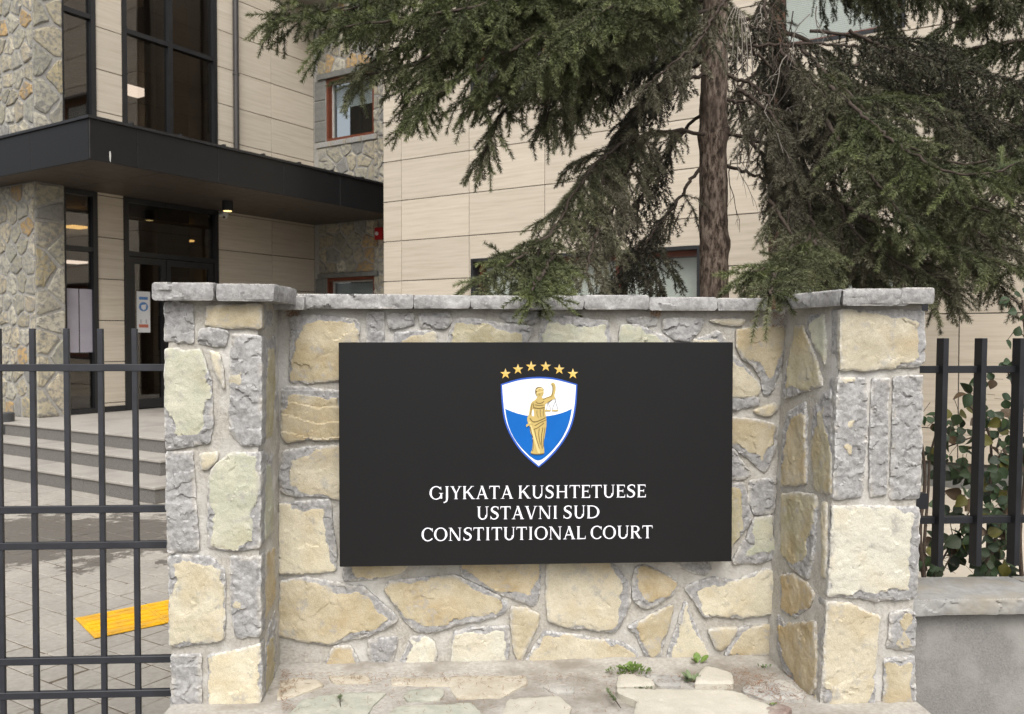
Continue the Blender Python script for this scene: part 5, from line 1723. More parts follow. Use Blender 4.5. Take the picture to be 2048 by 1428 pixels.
class Foliage:
    def __init__(s, seed, nlen=.021, nwid=.0026, dens=620):
        s.r = np.random.RandomState(seed)
        s.tw = []            # (points (k,3), tint0, tint1)
        s.nlen, s.nwid, s.dens = nlen, nwid, dens
        s.wood = MB()
    def twig(s, p, d, L, droop, k, t0, t1, r0=.0016, needles=True):
        pts = [np.array(p)]
        d = np.array(d, float)
        for i in range(k):
            d = d + s.r.normal(0, .09, 3) + np.array((0, 0, -droop / k))
            d /= np.linalg.norm(d) + 1e-9
            pts.append(pts[-1] + d * L / k)
        pts = np.array(pts)
        if needles:
            s.tw.append((pts, t0, t1))
        s.wood.tube([V(q) for q in pts], np.linspace(r0, r0 * .5, len(pts)), 3, False)
        return pts
    def needles(s, name, parent, mat):
        VS, TN = [], []
        for pts, t0, t1 in s.tw:
            seg = np.diff(pts, axis=0)
            sl_ = np.linalg.norm(seg, axis=1)
            L = sl_.sum()
            n = max(4, int(L * s.dens))
            x = np.sort(s.r.uniform(0, L, n))
            cs_ = np.r_[0, np.cumsum(sl_)]
            i = np.clip(np.searchsorted(cs_, x) - 1, 0, len(seg) - 1)
            f = (x - cs_[i]) / sl_[i]
            base = pts[i] + seg[i] * f[:, None]
            ax = seg[i] / sl_[i][:, None]
            rnd = s.r.normal(0, 1, (n, 3))
            rnd[:, 2] += .35
            pr = rnd - ax * (rnd * ax).sum(1)[:, None]
            pr /= np.linalg.norm(pr, axis=1)[:, None] + 1e-9
            th = np.radians(s.r.normal(50, 8, n))
            d = ax * np.cos(th)[:, None] + pr * np.sin(th)[:, None]
            ln = s.nlen * s.r.uniform(.7, 1.15, n) * (1 - .35 * np.clip((x / L - .75) / .25, 0, 1))
            sd2 = np.cross(d, s.r.normal(0, 1, (n, 3)))
            sd2 /= np.linalg.norm(sd2, axis=1)[:, None] + 1e-9
            w2 = s.nwid * .5
            VS.append(np.stack([base - sd2 * w2, base + sd2 * w2, base + d * ln[:, None]], 1).reshape(-1, 3))
            g_ = (x / L)[:, None]
            col = t0[None] * (1 - g_) + t1[None] * g_
            col = col * s.r.uniform(.7, 1.3, (n, 1))
            TN.append(np.repeat(col, 3, 0))
        VS = np.concatenate(VS); TN = np.concatenate(TN)
        nv = len(VS)
        me = bpy.data.meshes.new(name)
        me.vertices.add(nv); me.loops.add(nv); me.polygons.add(nv // 3)
        me.vertices.foreach_set('co', VS.astype(np.float32).ravel())
        me.loops.foreach_set('vertex_index', np.arange(nv, dtype=np.int32))
        me.polygons.foreach_set('loop_start', np.arange(0, nv, 3, dtype=np.int32))
        me.update()
        a = me.color_attributes.new('tint', 'FLOAT_COLOR', 'POINT')
        a.data.foreach_set('color', np.c_[TN, np.ones(nv)].astype(np.float32).ravel())
        me.materials.append(mat)
        o = link(name, me, None, parent)
        return o, nv // 3

TRI = [0]
def bough(tree, ctrl, L, droop, green, seed, start=.12, rad=.010, spacing=.038, sub=.05, sublen=.235, nlen=.029, nwid=.0031, dens=1150, dark=1.0, tipgreen=None, bare=0, stiff=.0):
    P = catmull([at_y(*c) for c in ctrl], .03)
    F = Foliage(seed, nlen, nwid, dens)
    r = F.r
    n = len(P)
    lens = [0]
    for i in range(1, n):
        lens.append(lens[-1] + (P[i] - P[i - 1]).length)
    T = lens[-1]
    mb = MB()
    k0 = max(0, 0)
    step = max(1, n // 24)
    idx = list(range(0, n - 1, step)) + [n - 1]
    Pj = [P[i] + V(r.normal(0, .006, 3)) for i in idx]
    mb.tube(Pj, [rad * (1 - .82 * lens[i] / T) + .0025 for i in idx], 7, False)
    br = mb.build('branch', MATS['twig_bark'], tree, True)
    x = start * T
    side = 1
    while x < T:
        f = x / T
        i = min(n - 2, int(np.searchsorted(lens, x)))
        p = P[i]
        t = (P[min(i + 2, n - 1)] - P[max(i - 2, 0)]).normalized()
        sdv = t.cross(Z)
        if sdv.length < .2: sdv = t.cross(V((0, 1, 0)))
        sdv.normalize()
        side = -side
        lm = L * (1.1 - .66 * f) * r.uniform(.6, 1.2)
        phi = r.uniform(-.7, .9)
        d0 = t * r.uniform(.5, 1.0) + sdv * side * math.cos(phi) * r.uniform(.5, 1.0) + Z * (math.sin(phi) * .7 - .1)
        gg = green if tipgreen is None else green + (tipgreen - green) * f
        ga = np.clip(gg + r.normal(0, .12), 0, 1)
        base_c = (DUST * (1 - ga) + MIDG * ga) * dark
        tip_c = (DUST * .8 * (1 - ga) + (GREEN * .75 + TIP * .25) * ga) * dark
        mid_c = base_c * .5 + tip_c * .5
        bl = F.twig(p, d0, lm, droop, 6, base_c * .7, mid_c, .0035, True)  # needles darker near the bough, inner crown shade painted into the tint
        # end twig fan and side twigs
        y = lm * .14
        s2 = 1
        while y < lm:
            g_ = y / lm
            j = min(5, int(g_ * 6))
            q = bl[j] + (bl[j + 1] - bl[j]) * (g_ * 6 - j)
            dv = bl[min(j + 1, 6)] - bl[j]
            dv /= np.linalg.norm(dv) + 1e-9
            up = np.array((0, 0, 1.0)) + r.normal(0, .35, 3)
            sv = np.cross(dv, up); sv /= np.linalg.norm(sv) + 1e-9
            s2 = -s2
            sh_ = r.uniform(.5, 1.25)
            d2 = dv * r.uniform(.6, 1.0) + sv * s2 * r.uniform(.5, .95)
            F.twig(q, d2, sublen * r.uniform(.55, 1.15) * (1.0 - .62 * g_), droop * r.uniform(.5, 1.1), 2, mid_c * sh_ * .85, tip_c * sh_, .0016)
            y += sub * r.uniform(.7, 1.3)
        x += spacing * r.uniform(.6, 1.4)
    o, k = F.needles('foliage', br, MATS['needles'])
    o['kind'] = 'stuff'
    TRI[0] += k + len(F.wood.f) * 2
    wo_ = F.wood.build('twigs', MATS['twig_bark'], br)
    wo_['kind'] = 'stuff'
    return br

def trunk(tree, ctrl, rads, mat, seed, knots=()):
    P = catmull([at_y(*c) for c in ctrl], .04)
    n = len(P); k = 36
    vs, fs = [], []
    rr = np.interp(np.linspace(0, 1, n), np.linspace(0, 1, len(rads)), rads)
    A = []
    for i, p in enumerate(P):
        for j in range(k):
            a = 2 * math.pi * j / k
            A.append((p.x, p.y, p.z, math.cos(a), math.sin(a), rr[i]))
    A = np.array(A)
    pos = A[:, :3] + np.c_[A[:, 3] * A[:, 5], A[:, 4] * A[:, 5], np.zeros(len(A))]
    q = pos * np.array([1, 1, .28])
    d = fbm(q, 55, seed, 3) * .0065 + fbm(pos, 5, seed + 3, 2) * .006
    for (z, ang, amp) in knots:
        da = np.arctan2(A[:, 4], A[:, 3]) - ang
        da = np.arctan2(np.sin(da), np.cos(da))
        d = d + amp * np.exp(-((pos[:, 2] - z) / .05) ** 2 - (da / .45) ** 2)
    pos = pos + np.c_[A[:, 3] * d, A[:, 4] * d, np.zeros(len(A))]
    for i in range(n - 1):
        for j in range(k):
            fs.append((i * k + j, i * k + (j + 1) % k, (i + 1) * k + (j + 1) % k, (i + 1) * k + j))
    return mesh_obj('trunk', pos.tolist(), fs, mat, tree, True)

spr = empty('spruce_tree', 'near spruce with thick bare trunk whose boughs hang over the sign wall', 'tree')
TY = 5.5
zb = at_y(1428, 520, TY).z
trunk(spr, [(1431, 1190, TY), (1430, 800, TY), (1428, 560, TY), (1426, 300, TY), (1430, 80, TY), (1436, -150, TY), (1440, -500, TY)], [.13, .10, .093, .088, .082, .07, .05], MATS['bark'], 71, [(at_y(1450, 488, TY).z, R(-20), .016), (at_y(1400, 480, TY).z, R(-140), .01), (at_y(1440, 535, TY).z, R(-80), .008), (at_y(1400, 275, TY).z, R(-170), .02), (at_y(1455, 265, TY).z, R(-10), .02)])
BIG = dict(nlen=.031, sub=.075, sublen=.27, spacing=.06, dens=1250, nwid=.0033)
B = [
 ([(1420, -160, 5.5), (1150, -70, 5.0), (850, -10, 4.6), (640, 22, 4.4), (548, 38, 4.3)], .46, .75, .9, {}),
 ([(1430, -220, 5.5), (1250, -130, 4.9), (1000, -60, 4.5), (800, -20, 4.3), (690, 20, 4.2)], .5, .7, .95, {}),
 ([(1420, -120, 5.5), (1200, -20, 5.0), (1000, 50, 4.6), (870, 140, 4.4), (826, 230, 4.3)], .44, .8, .82, {}),
 ([(1420, -110, 5.4), (1150, -20, 4.7), (950, 40, 4.5), (760, 110, 4.4)], .4, .8, .8, {}),
 ([(1420, -60, 5.5), (1250, 30, 5.1), (1120, 130, 4.8), (1010, 220, 4.6), (968, 310, 4.5)], .40, .9, .6, {}),
 ([(1415, 20, 5.4), (1300, 60, 5.0), (1200, 140, 4.8), (1140, 250, 4.7)], .36, .9, .5, {}),
 ([(1425, -140, 5.5), (1300, -40, 4.6), (1180, 40, 4.2), (1090, 120, 4.1)], .40, .7, .8, {}),
 ([(1410, 265, 5.4), (1310, 265, 5.2), (1210, 310, 4.9), (1140, 400, 4.6), (1085, 500, 4.3), (1045, 565, 4.0)], .36, .9, .12, dict(tipgreen=.75)),
 ([(1210, 310, 4.9), (1200, 400, 4.7), (1190, 480, 4.5), (1170, 550, 4.3)], .30, 1.0, .05, dict(tipgreen=.25, start=.05)),
 ([(1405, 330, 5.5), (1340, 420, 5.4), (1290, 490, 5.3), (1270, 565, 5.2)], .36, .9, .2, dict(dark=.55, start=.25)),
 ([(1290, 480, 5.35), (1250, 530, 5.3), (1225, 575, 5.25)], .36, .9, .2, dict(dark=.5, start=.05)),
 ([(1300, 470, 5.35), (1310, 530, 5.3), (1320, 590, 5.25)], .3, .9, .3, dict(dark=.5, start=.05)),
 ([(1130, 440, 4.6), (1060, 500, 4.2), (1000, 540, 4.0), (955, 560, 3.9)], .24, .5, .75, dict(start=.3)),
 ([(1120, 480, 4.5), (1090, 540, 4.0), (1070, 568, 3.6), (1062, 592, 3.37)], .22, .6, .9, dict(start=.2, tipgreen=1.0)),
 ([(1470, -40, 5.2), (1430, 30, 4.9), (1390, 90, 4.7), (1290, 175, 4.6)], .30, 1.5, .15, dict(BIG, start=.2)),
 ([(1410, 150, 5.4), (1330, 170, 5.3), (1260, 240, 5.2), (1215, 310, 5.1)], .32, 1.0, .15, dict(dark=.55)),
 ([(1410, 60, 5.6), (1280, 60, 5.9), (1120, 90, 6.0)], .46, .9, .25, dict(dark=.45, nwid=.0034)),
 ([(1440, 95, 5.5), (1600, 88, 5.3), (1750, 95, 5.2), (1900, 120, 5.1)], .34, 1.0, .3, dict(dark=.6, start=.3)),
 ([(1455, 150, 5.5), (1520, 180, 5.3), (1570, 280, 5.1), (1600, 380, 5.0), (1620, 480, 4.8)], .32, 1.0, .1, dict(dark=.75, start=.3)),
 ([(1600, 95, 5.3), (1700, 190, 4.9), (1800, 280, 4.6), (1920, 330, 4.4), (2055, 300, 4.3)], .42, .8, .35, dict(tipgreen=.75)),
 ([(1620, 110, 5.3), (1720, 250, 5.0), (1790, 370, 4.7), (1860, 450, 4.5)], .42, .9, .3, dict(tipgreen=.5)),
 ([(1450, 265, 5.5), (1550, 300, 5.2), (1620, 420, 4.9), (1600, 510, 4.3), (1510, 560, 3.95)], .27, .9, .2, dict(tipgreen=.75, start=.3)),
 ([(1600, 480, 4.6), (1560, 530, 4.1), (1548, 562, 3.65), (1543, 590, 3.4)], .18, .7, .75, dict(start=.2)),
 ([(1640, 300, 5.0), (1700, 450, 4.7), (1800, 530, 4.4), (1900, 560, 4.3)], .42, .9, .25, dict(tipgreen=.4)),
 ([(1750, 330, 5.2), (1900, 430, 5.0), (2000, 490, 4.8), (2070, 520, 4.7)], .44, .9, .3, dict(dark=.8)),
 ([(1650, 400, 5.2), (1680, 500, 4.9), (1710, 565, 4.6)], .36, .9, .35, {}),
 ([(1680, 180, 5.1), (1660, 300, 5.0), (1650, 420, 4.9)], .36, 1.0, .12, dict(dark=.85)),
 ([(1780, 460, 4.8), (1850, 540, 4.5), (1900, 590, 4.2)], .3, .9, .3, {}),
 ([(1660, 170, 4.9), (1760, 260, 4.5), (1860, 330, 4.2), (1960, 350, 4.05), (2050, 320, 4.0)], .44, .6, .75, dict(BIG, tipgreen=.95)),
 ([(1650, 240, 4.8), (1720, 330, 4.5), (1780, 400, 4.3), (1830, 460, 4.2)], .42, .8, .5, dict(BIG, tipgreen=.85)),
 ([(1700, 420, 4.7), (1800, 470, 4.4), (1920, 500, 4.25), (2040, 540, 4.2)], .40, .8, .55, dict(BIG, tipgreen=.8)),
 ([(1640, 470, 4.6), (1600, 520, 4.2), (1530, 540, 3.95), (1490, 550, 3.9)], .26, .6, .7, dict(BIG, tipgreen=.9)),
 ([(1250, -60, 4.9), (1050, -10, 4.4), (850, 30, 4.15), (640, 60, 4.05)], .42, .7, .8, dict(BIG, tipgreen=1.0)),
 ([(1230, 20, 4.8), (1080, 70, 4.4), (950, 140, 4.25), (840, 215, 4.2)], .36, .7, .7, dict(BIG, tipgreen=.95)),
 ([(1440, 40, 5.8), (1530, 70, 6.0), (1580, 160, 6.0), (1600, 280, 6.0)], .5, 1.0, .1, dict(dark=.5)),
 ([(1445, 200, 5.8), (1530, 220, 6.1), (1560, 330, 6.1), (1580, 450, 6.0)], .4, 1.0, .1, dict(dark=.5, start=.35)),
 ([(1620, 60, 5.9), (1760, 80, 6.0), (1900, 110, 6.0), (2050, 180, 6.0)], .55, 1.1, .5, dict(dark=.5)),
 ([(1650, 260, 5.7), (1760, 340, 5.7), (1880, 400, 5.6), (2050, 460, 5.6)], .5, 1.0, .4, dict(dark=.5)),
 ([(1640, 380, 5.6), (1750, 470, 5.5), (1880, 540, 5.5)], .45, 1.0, .3, dict(dark=.5)),
 ([(1420, -20, 5.8), (1280, 30, 6.0), (1120, 70, 6.0), (940, 110, 5.9)], .55, 1.0, .4, dict(dark=.5)),
 ([(1420, 100, 5.7), (1300, 130, 5.9), (1180, 190, 5.9), (1100, 230, 5.8)], .45, 1.0, .3, dict(dark=.5)),
 ([(1420, -120, 5.8), (1200, -60, 5.9), (950, 0, 5.6), (720, 60, 5.3)], .5, .9, .6, dict(dark=.6)),
 ([(1300, 20, 4.9), (1150, 90, 4.6), (1020, 150, 4.5), (930, 200, 4.4)], .42, .8, .7, {}),
 ([(1250, 60, 5.0), (1130, 150, 4.7), (1090, 240, 4.6)], .4, .9, .45, {}),
 ([(1100, 10, 4.6), (940, 70, 4.4), (830, 130, 4.3), (720, 150, 4.25)], .36, .8, .8, {}),
 ([(1480, 180, 5.3), (1550, 240, 5.0), (1580, 340, 4.9), (1575, 460, 4.8)], .34, 1.0, .08, dict(dark=.8)),
 ([(1560, 100, 5.2), (1640, 180, 5.0), (1680, 300, 4.8)], .4, 1.0, .15, {}),
 ([(1700, 60, 5.6), (1800, 110, 5.6), (1950, 150, 5.5)], .5, 1.0, .4, dict(dark=.5)),
 ([(1540, 400, 4.9), (1590, 480, 4.7), (1650, 560, 4.5)], .34, .9, .3, {}),
 ([(1780, 130, 6.0), (1900, 200, 6.0), (2050, 330, 6.0)], .5, 1.0, .5, dict(dark=.5)),
 ([(1420, -50, 5.5), (1290, -10, 5.2), (1140, 30, 5.0), (1010, 100, 4.9)], .45, .8, .7, {}),
 ([(1420, 0, 5.6), (1280, 40, 5.6), (1130, 90, 5.5), (990, 150, 5.4)], .45, .9, .45, dict(dark=.6)),
 ([(1420, -100, 5.6), (1250, -60, 5.7), (1050, -10, 5.6), (850, 60, 5.4)], .5, .9, .6, dict(dark=.65)),
 ([(1415, 120, 5.6), (1330, 160, 5.8), (1250, 250, 5.8), (1210, 360, 5.7)], .4, 1.0, .1, dict(dark=.5)),
 ([(1415, 220, 5.6), (1350, 280, 5.7), (1290, 380, 5.6), (1250, 480, 5.5)], .36, 1.0, .1, dict(dark=.45)),
 ([(1290, 270, 5.2), (1240, 380, 5.0), (1200, 500, 4.8)], .3, 1.0, .05, dict(dark=.8, start=.1)),
 ([(1640, 120, 5.5), (1760, 150, 5.5), (1900, 210, 5.4), (2050, 260, 5.3)], .5, 1.0, .4, dict(dark=.5)),
 ([(1660, 230, 5.4), (1780, 320, 5.3), (1900, 390, 5.2), (2050, 430, 5.1)], .46, 1.0, .3, dict(dark=.6)),
 ([(1500, 280, 5.4), (1560, 360, 5.2), (1560, 440, 5.1)], .3, 1.0, .1, dict(dark=.7)),
 ([(1600, 300, 5.4), (1640, 420, 5.3), (1660, 560, 5.2)], .4, 1.0, .15, dict(dark=.6, start=.0)),
 ([(1800, 300, 5.0), (1870, 380, 4.6), (1960, 420, 4.3), (2050, 410, 4.1)], .36, .8, .6, {}),
 ([(1445, 330, 5.6), (1530, 360, 5.7), (1590, 430, 5.7), (1610, 540, 5.6)], .36, 1.0, .1, dict(dark=.5, start=.3)),
 ([(1445, 60, 5.6), (1540, 130, 5.8), (1610, 220, 5.8), (1650, 330, 5.8)], .36, 1.0, .1, dict(dark=.5, start=.3)),
 ([(1700, 330, 5.3), (1740, 430, 5.3), (1760, 560, 5.2)], .42, 1.0, .2, dict(dark=.5, start=.0)),
 ([(1640, 150, 5.2), (1760, 200, 5.0), (1880, 240, 4.9), (1990, 330, 4.8)], .42, 1.0, .3, dict(dark=.75)),
 ([(1850, 400, 5.2), (1940, 500, 5.0), (2010, 580, 4.9)], .36, 1.0, .3, dict(dark=.8)),
]
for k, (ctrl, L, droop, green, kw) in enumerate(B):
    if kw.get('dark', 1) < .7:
        kw = dict(kw, nwid=.0055, dens=520, dark=kw['dark'] * .75)  # inner boughs: shade inside the crown is put into the needle colour
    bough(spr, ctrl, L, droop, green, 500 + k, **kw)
# bare dead twigs right of the trunk
rr_ = np.random.RandomState(5)
for k in range(46):
    x0, y0 = rr_.uniform(1440, 1640), rr_.uniform(-20, 330)
    yy = rr_.uniform(4.9, 5.6)
    p0 = at_y(x0, y0, yy)
    d = V((rr_.normal(0, .5), rr_.normal(-.2, .4), rr_.uniform(-1.2, -.1))).normalized()
    L = rr_.uniform(.18, .5)
    pts = [p0]
    for i in range(6):
        d = (d + V(rr_.normal(0, .22, 3)) + V((0, 0, -.12))).normalized()
        pts.append(pts[-1] + d * L / 6)
    mb = MB().tube(pts, np.linspace(.0042, .0015, 7), 4, False)
    for i in range(2, 6):
        dd_ = (d + V(rr_.normal(0, .7, 3))).normalized()
        mb.tube([pts[i], pts[i] + dd_ * .06, pts[i] + dd_ * .1 + V((0, 0, -.03))], [.002, .0015, .001], 3, False)
    mb.build('dead_twig', MATS['dead_twig'] if k % 3 == 0 else MATS['twig_bark'], spr)
# pale dead twigs in front of the trunk top
for k in range(7):
    a = [(1470 + k * 3, 10 + 3 * k, 4.85), (1452 + 8 * k, 50 + 4 * k, 4.8), (1445 + 10 * k, 95 + 6 * k, 4.78), (1440 + 11 * k, 118 + 5 * k, 4.78)]
    MB().tube(catmull([at_y(*c) for c in a], .02), .0035, 5, False).build('dead_twig', MATS['dead_twig'], spr, True)

# two more spruces further back
s2 = empty('spruce_tree', 'reddish trunked spruce standing behind the near spruce by the wall', 'tree')
trunk(s2, [(1560, 1050, 7.8), (1556, 500, 7.8), (1555, 60, 7.8), (1557, -200, 7.8), (1560, -400, 7.8)], [.10, .09, .078, .07, .05], MATS['red_bark'], 91)
KW = dict(nlen=.032, nwid=.005, dens=560, spacing=.042, sub=.045, sublen=.22)
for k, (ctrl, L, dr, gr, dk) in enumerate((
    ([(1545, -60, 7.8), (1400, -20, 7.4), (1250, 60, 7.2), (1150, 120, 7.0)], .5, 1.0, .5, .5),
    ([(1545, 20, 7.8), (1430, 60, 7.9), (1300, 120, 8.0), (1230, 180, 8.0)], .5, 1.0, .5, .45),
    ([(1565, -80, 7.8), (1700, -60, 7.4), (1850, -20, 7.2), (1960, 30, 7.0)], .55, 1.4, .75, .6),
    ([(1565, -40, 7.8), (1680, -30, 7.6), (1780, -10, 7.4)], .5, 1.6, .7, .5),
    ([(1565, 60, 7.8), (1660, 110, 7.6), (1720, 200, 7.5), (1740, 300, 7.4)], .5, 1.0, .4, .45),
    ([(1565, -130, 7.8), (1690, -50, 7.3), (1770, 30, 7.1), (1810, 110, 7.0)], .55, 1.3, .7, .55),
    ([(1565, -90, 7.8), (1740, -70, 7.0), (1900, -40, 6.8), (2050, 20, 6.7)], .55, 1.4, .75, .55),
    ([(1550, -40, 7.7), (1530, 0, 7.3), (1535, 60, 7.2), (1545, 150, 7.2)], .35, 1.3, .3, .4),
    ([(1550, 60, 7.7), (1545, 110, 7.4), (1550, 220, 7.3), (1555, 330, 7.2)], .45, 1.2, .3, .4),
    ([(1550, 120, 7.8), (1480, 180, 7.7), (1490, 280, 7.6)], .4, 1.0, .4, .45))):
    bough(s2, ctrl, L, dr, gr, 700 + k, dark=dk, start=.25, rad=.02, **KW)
s3 = empty('spruce_tree', 'dark green spruce at the right edge behind the picket fence', 'tree')
trunk(s3, [(2150, 1000, 7.4), (2150, 500, 7.4), (2152, 0, 7.4), (2156, -300, 7.4)], [.13, .12, .10, .07], MATS['bark'], 95)
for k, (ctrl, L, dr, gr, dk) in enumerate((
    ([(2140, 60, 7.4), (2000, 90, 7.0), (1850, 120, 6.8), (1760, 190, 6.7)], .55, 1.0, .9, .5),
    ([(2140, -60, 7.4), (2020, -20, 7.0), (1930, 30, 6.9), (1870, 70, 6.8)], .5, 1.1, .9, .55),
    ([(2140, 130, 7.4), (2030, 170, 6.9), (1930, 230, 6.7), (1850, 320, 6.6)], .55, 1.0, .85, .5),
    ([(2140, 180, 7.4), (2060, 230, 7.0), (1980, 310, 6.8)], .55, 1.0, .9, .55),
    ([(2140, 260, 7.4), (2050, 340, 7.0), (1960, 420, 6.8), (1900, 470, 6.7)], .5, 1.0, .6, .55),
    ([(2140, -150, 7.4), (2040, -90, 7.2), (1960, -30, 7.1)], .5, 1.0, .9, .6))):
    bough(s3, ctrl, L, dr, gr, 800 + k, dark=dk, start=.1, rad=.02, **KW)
print('TRIANGLES needles+twigs', TRI[0], 'stones', STONE_N[0])

# ------------------------------------------------------------------ rose bush behind the fence
rose = empty('rose_bush', 'leafy rose bush with bare thorny stems behind the picket fence', 'bush')
rr_ = np.random.RandomState(17)
def leaf_mesh(seed):
    r = random.Random(seed)
    n = 9
    vs, fs = [], []
    for i in range(n + 1):
        t = i / n
        w_ = .46 * math.sin(math.pi * t ** .8) ** .85 * (1 - .12 * t) + (.0 if i in (0, n) else r.uniform(-.015, .015))
        zc = -.22 * t * t
        for k, f in enumerate((-1, -.5, 0, .5, 1)):
            vs.append((w_ * f, t, zc + .16 * abs(f) * w_ * 1.6 - (.02 if f == 0 else 0) + r.uniform(-.012, .012)))
    for i in range(n):
        for k in range(4):
            a = i * 5 + k
            fs.append((a, a + 1, a + 6, a + 5))
    me = bpy.data.meshes.new('leaf')
    me.from_pydata(vs, [], fs)
    me.polygons.foreach_set('use_smooth', [True] * len(me.polygons))
    me.materials.append(MATS['rose_leaf'])
    return me
leafs = [leaf_mesh(k) for k in range(6)]
RC = [(.026, .046, .018), (.034, .055, .022), (.024, .04, .02), (.04, .062, .024), (.045, .058, .034), (.04, .052, .036), (.085, .08, .018), (.065, .043, .024), (.03, .05, .022), (.028, .048, .02)]
def put_leaf(p, d, size, col=None, up=None):
    d = V(d).normalized()
    upv = V((rr_.normal(0, .5), rr_.normal(-.75, .4), rr_.normal(.55, .4)))
    n = (upv - d * upv.dot(d)).normalized()
    x = d.cross(n).normalized()
    o = link('leaf', leafs[rr_.randint(6)], None, rose)
    o.matrix_world = Matrix(((x.x * size, d.x * size, n.x * size, p.x), (x.y * size, d.y * size, n.y * size, p.y), (x.z * size, d.z * size, n.z * size, p.z), (0, 0, 0, 1)))
    c = col or RC[rr_.randint(len(RC))]
    g_ = rr_.uniform(.8, 1.25)
    o.color = (c[0] * g_, c[1] * g_, c[2] * g_, 1)
stems = [
 ([(1852, 1230, 3.72), (1848, 1110, 3.72), (1856, 990, 3.75), (1862, 905, 3.78), (1885, 830, 3.8)], .009),
 ([(1858, 1230, 3.7), (1846, 1140, 3.7), (1840, 1060, 3.7), (1850, 960, 3.72), (1842, 870, 3.75)], .012),
 ([(1968, 1230, 3.75), (1975, 1120, 3.75), (1978, 1000, 3.77), (1983, 930, 3.8), (1975, 860, 3.8), (1930, 800, 3.85)], .010),
 ([(1975, 1150, 3.75), (1990, 1080, 3.77), (2010, 1010, 3.78), (2025, 940, 3.8), (2030, 800, 3.8), (2015, 740, 3.82)], .008),
 ([(1862, 1165, 3.72), (1890, 1110, 3.74), (1925, 1050, 3.76), (1950, 1000, 3.78)], .005),
 ([(1870, 1170, 3.72), (1905, 1100, 3.7), (1900, 1040, 3.68)], .004),
 ([(2050, 1230, 3.7), (2040, 1080, 3.72), (2050, 960, 3.75), (2060, 820, 3.76), (2052, 700, 3.78), (2045, 600, 3.8)], .010),
 ([(1862, 905, 3.78), (1930, 880, 3.8), (1990, 850, 3.85)], .004),
 ([(1975, 1010, 3.77), (1940, 960, 3.76), (1900, 930, 3.75)], .004),
 ([(2060, 640, 3.78), (2030, 600, 3.78), (2002, 602, 3.78)], .003),
 ([(2060, 690, 3.78), (2035, 660, 3.78), (2015, 680, 3.78)], .003),
]
for ctrl, r0 in stems:
    P = catmull([at_y(*c) for c in ctrl], .02)
    mb = MB().tube(P, np.linspace(r0, r0 * .45, len(P)), 7, False)
    for i in range(1, len(P) - 1, 2):
        d = V(rr_.normal(0, 1, 3)).normalized()
        rr0_ = r0 * (1 - .5 * i / len(P))
        mb.tube([P[i] + d * rr0_ * .8, P[i] + d * (rr0_ + .008)], [.0022, .0004], 4, False)
    mb.build('stem', MATS['stem_bark'], rose, True)
def spray(px, py, y, n, size, col=None):
    """a compound leaf: a stalk with leaflets"""
    p = at_y(px, py, y)
    a = rr_.uniform(0, 2 * math.pi)
    ax = V((math.cos(a), rr_.normal(0, .35), math.sin(a) * .6 - .25)).normalized()
    Lk = size * 1.7
    sd_ = ax.cross(V((0, -1, .3))).normalized()
    MB().tube([p, p + ax * Lk * .5 + V((0, 0, .004)), p + ax * Lk], [.0014, .0012, .001], 4, False).build('stalk', MATS['stem_bark'], rose)
    put_leaf(p + ax * Lk, ax + V((0, 0, -.3)), size * rr_.uniform(.9, 1.15), col)
    for k in range((n - 1) // 2):
        q = p + ax * Lk * (.85 - .4 * k)
        for s_ in (-1, 1):
            put_leaf(q, sd_ * s_ + ax * .45 + V((0, 0, -.2)), size * rr_.uniform(.75, 1.0), col)
spots = [(1862, 800, 3), (1905, 800, 3), (1860, 850, 5), (1885, 880, 5), (1900, 905, 3), (1850, 960, 5), (1915, 960, 5), (1900, 985, 3), (1930, 935, 3), (1990, 790, 5), (2010, 760, 5), (1985, 830, 5),
         (2000, 850, 5), (1970, 870, 5), (2005, 890, 5), (1985, 920, 5), (1965, 960, 5), (1990, 985, 5), (2000, 1010, 5), (1960, 1070, 3), (1975, 1085, 3), (1895, 1075, 5), (1910, 1060, 3), (1885, 1150, 5), (1905, 1150, 3),
         (1920, 1125, 3), (2040, 900, 5), (2035, 960, 5), (2042, 1040, 5), (2030, 1090, 5), (2020, 1130, 5), (1995, 1140, 5), (2045, 1140, 5), (2000, 1060, 3), (2025, 820, 3), (1935, 1000, 3), (1860, 905, 3), (2040, 780, 5), (1872, 1000, 3), (2010, 1150, 3), (2040, 860, 5)]
for k in range(46):
    spots.append((rr_.uniform(1965, 2050), rr_.uniform(790, 1150), 5) if k % 3 else (rr_.uniform(1850, 1960), rr_.uniform(830, 1150), 3))
for (x, y, n) in spots:
    spray(x + rr_.uniform(-6, 6), y + rr_.uniform(-8, 8), rr_.uniform(3.62, 3.9), n, rr_.uniform(.046, .068))
for x, y in ((2005, 606), (2018, 596), (2028, 588), (2034, 622), (2012, 680), (2030, 672), (2040, 640), (2000, 725), (2020, 722), (2044, 605), (2046, 585)):
    put_leaf(at_y(x, y, 3.78), V((rr_.normal(0, 1), rr_.normal(0, .3), rr_.normal(-.2, .5))), rr_.uniform(.036, .05), (.028, .045, .02))

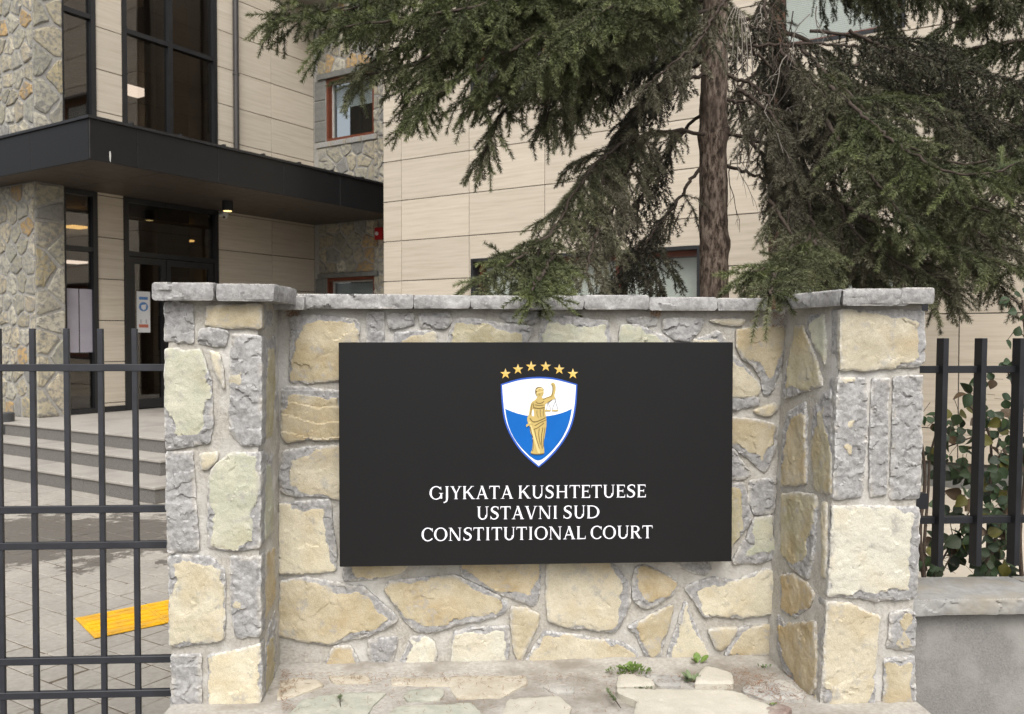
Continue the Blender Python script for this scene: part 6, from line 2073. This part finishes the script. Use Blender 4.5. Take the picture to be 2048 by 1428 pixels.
# ------------------------------------------------------------------ weeds, fallen sprigs, litter on the terrace
def weed(px, py, n, h, mat, label, flat, seed, spread=.03, name='weed', mound=0.0):
    r = random.Random(seed)
    base = at_z(px, py, ZT + .004)
    w_ = empty(name, label, 'weed')
    for k in range(n):
        a = r.uniform(0, 6.283)
        rd = r.uniform(.1, 1) * spread
        p = base + V((math.cos(a) * rd * 1.5, math.sin(a) * rd * .5, mound * r.uniform(0, 1) * (1 - (rd / spread) ** 2)))
        el_ = r.uniform(.15, .9) if flat else r.uniform(.5, 1.3)
        L = h * r.uniform(.5, 1.1)
        d = V((math.cos(a) * math.cos(el_), math.sin(a) * math.cos(el_), math.sin(el_)))
        sd_ = d.cross(Z).normalized() * L * (.2 if flat else .32)
        q = [p, p + d * L * .45 + sd_, p + d * L * .8 + sd_ * .7 - V((0, 0, L * .05)), p + d * L - V((0, 0, L * .1)), p + d * L * .8 - sd_ * .7 - V((0, 0, L * .05)), p + d * L * .45 - sd_]
        m_ = p + d * L * .6 - V((0, 0, L * .06))
        mesh_obj('leaf', list(q) + [m_], [(0, 1, 6), (1, 2, 6), (2, 3, 6), (3, 4, 6), (4, 5, 6), (5, 0, 6)], mat, w_, True)
    return w_
weed(1258, 1345, 230, .017, MATS['weed_green'], 'bushy bright green weed at the foot of the sign wall', False, 3, .062, 'green_weed', .032)
weed(1385, 1362, 24, .05, MATS['weed_dull'], 'small rosette weed with long leaves beside the raised flagstone', True, 4, .012, 'rosette_weed')
weed(1395, 1326, 8, .05, MATS['weed_green'], 'thin upright grass tuft behind the rosette weed', False, 8, .008, 'grass_tuft')
weed(1285, 1376, 40, .012, MATS['weed_dull'], 'low moss tuft in the joint in front of the cream flagstone', False, 5, .035, 'moss_tuft')
weed(1530, 1335, 20, .016, MATS['weed_dull'], 'tiny moss tuft in the inner corner by the right pillar', False, 6, .02, 'moss_tuft')
weed(1545, 1410, 16, .012, MATS['weed_green'], 'tiny green seedling in the joint by the right pillar foot', False, 7, .012, 'seedling')
def sprig(pa, pb, label, seed, L):
    F = Foliage(seed, .016, .0024, 1500)
    a = at_z(*pa, ZT + .022); b_ = at_z(*pb, ZT + .03)
    d = (b_ - a).normalized()
    t0 = MIDG * .8; t1 = GREEN * .9
    F.twig(a, d, (b_ - a).length, .1, 4, t0, t1, .002)
    F.twig(a, d + V((.2, .1, .1)), L * .6, .1, 3, t0, t1, .0016)
    e_ = empty('fallen_sprig', label, 'sprig')
    F.needles('foliage', e_, MATS['needles'])[0]['kind'] = 'stuff'
    F.wood.tube([a, a - d * .035 + V((0, 0, -.01))], [.002, .0014], 4)
    F.wood.build('twig', MATS['twig_bark'], e_)
sprig((680, 1400), (679, 1388), 'small dark fallen spruce tuft on the flagstones below the sign at left', 41, .04)
sprig((1232, 1402), (1203, 1376), 'fallen green spruce sprig lying on the flagstones below the green weed', 42, .06)
r = np.random.RandomState(12)
mb = MB()
def litter(px, py, dz=.006):
    p = at_z(px, py, ZT + dz)
    a = r.uniform(0, 6.28)
    L = r.uniform(.005, .012)
    d = V((math.cos(a), math.sin(a), r.normal(0, .15))) * L
    s_ = V((-math.sin(a), math.cos(a), 0)) * .0008
    mb.add([p - d - s_, p - d + s_, p + d + s_ + V((0, 0, .001)), p + d - s_ + V((0, 0, .001))], [(0, 1, 2, 3)])
for k in range(520):
    litter(r.uniform(560, 1600), 1345 + abs(r.normal(0, 14)) - (0 if True else 0), .010)
for k in range(330):
    litter(r.uniform(570, 1560), r.uniform(1350, 1425), .012)
for k in range(420):
    t = r.uniform(0, 1)
    litter(1470 + 110 * t + r.normal(0, 22), 1345 + 50 * t + r.normal(0, 12), .014)
for k in range(130):
    litter(560 + abs(r.normal(0, 14)), r.uniform(1338, 1420), .012)
lt = mb.build('needle_litter', MATS['dry_needle'])
lt['kind'] = 'stuff'
# stray needles caught under the coping
mb = MB()
for k in range(150):
    x = r.choice([r.uniform(575, 600), r.uniform(1300, 1320), r.uniform(1500, 1575), r.uniform(1530, 1575)])
    s_, t_ = WF.loc(x, r.uniform(623, 655) if x > 1400 else r.uniform(618, 632))
    p = WF.w(s_, t_, .006)
    a = r.uniform(0, 6.28)
    d = (wx * math.cos(a) + Z * math.sin(a)) * r.uniform(.005, .011)
    sd_ = (wx * -math.sin(a) + Z * math.cos(a)) * .0007
    mb.add([p - d - sd_, p - d + sd_, p + d + sd_, p + d - sd_], [(0, 1, 2, 3)])
lt = mb.build('caught_needles', MATS['dry_needle'])
lt['kind'] = 'stuff'
# loose stone chips
chip = stone(TF, [(1530, 1424), (1560, 1414), (1582, 1422), (1570, 1436), (1540, 1438)], (0.22, 0.16, 0.14), 0, None, .02, g=.006, rough=2.0, mat=MATS['flagstone'], name='loose_stone', proud=.018)
tag(chip, 'loose reddish stone chip at the foot of the right pillar', 'stone')
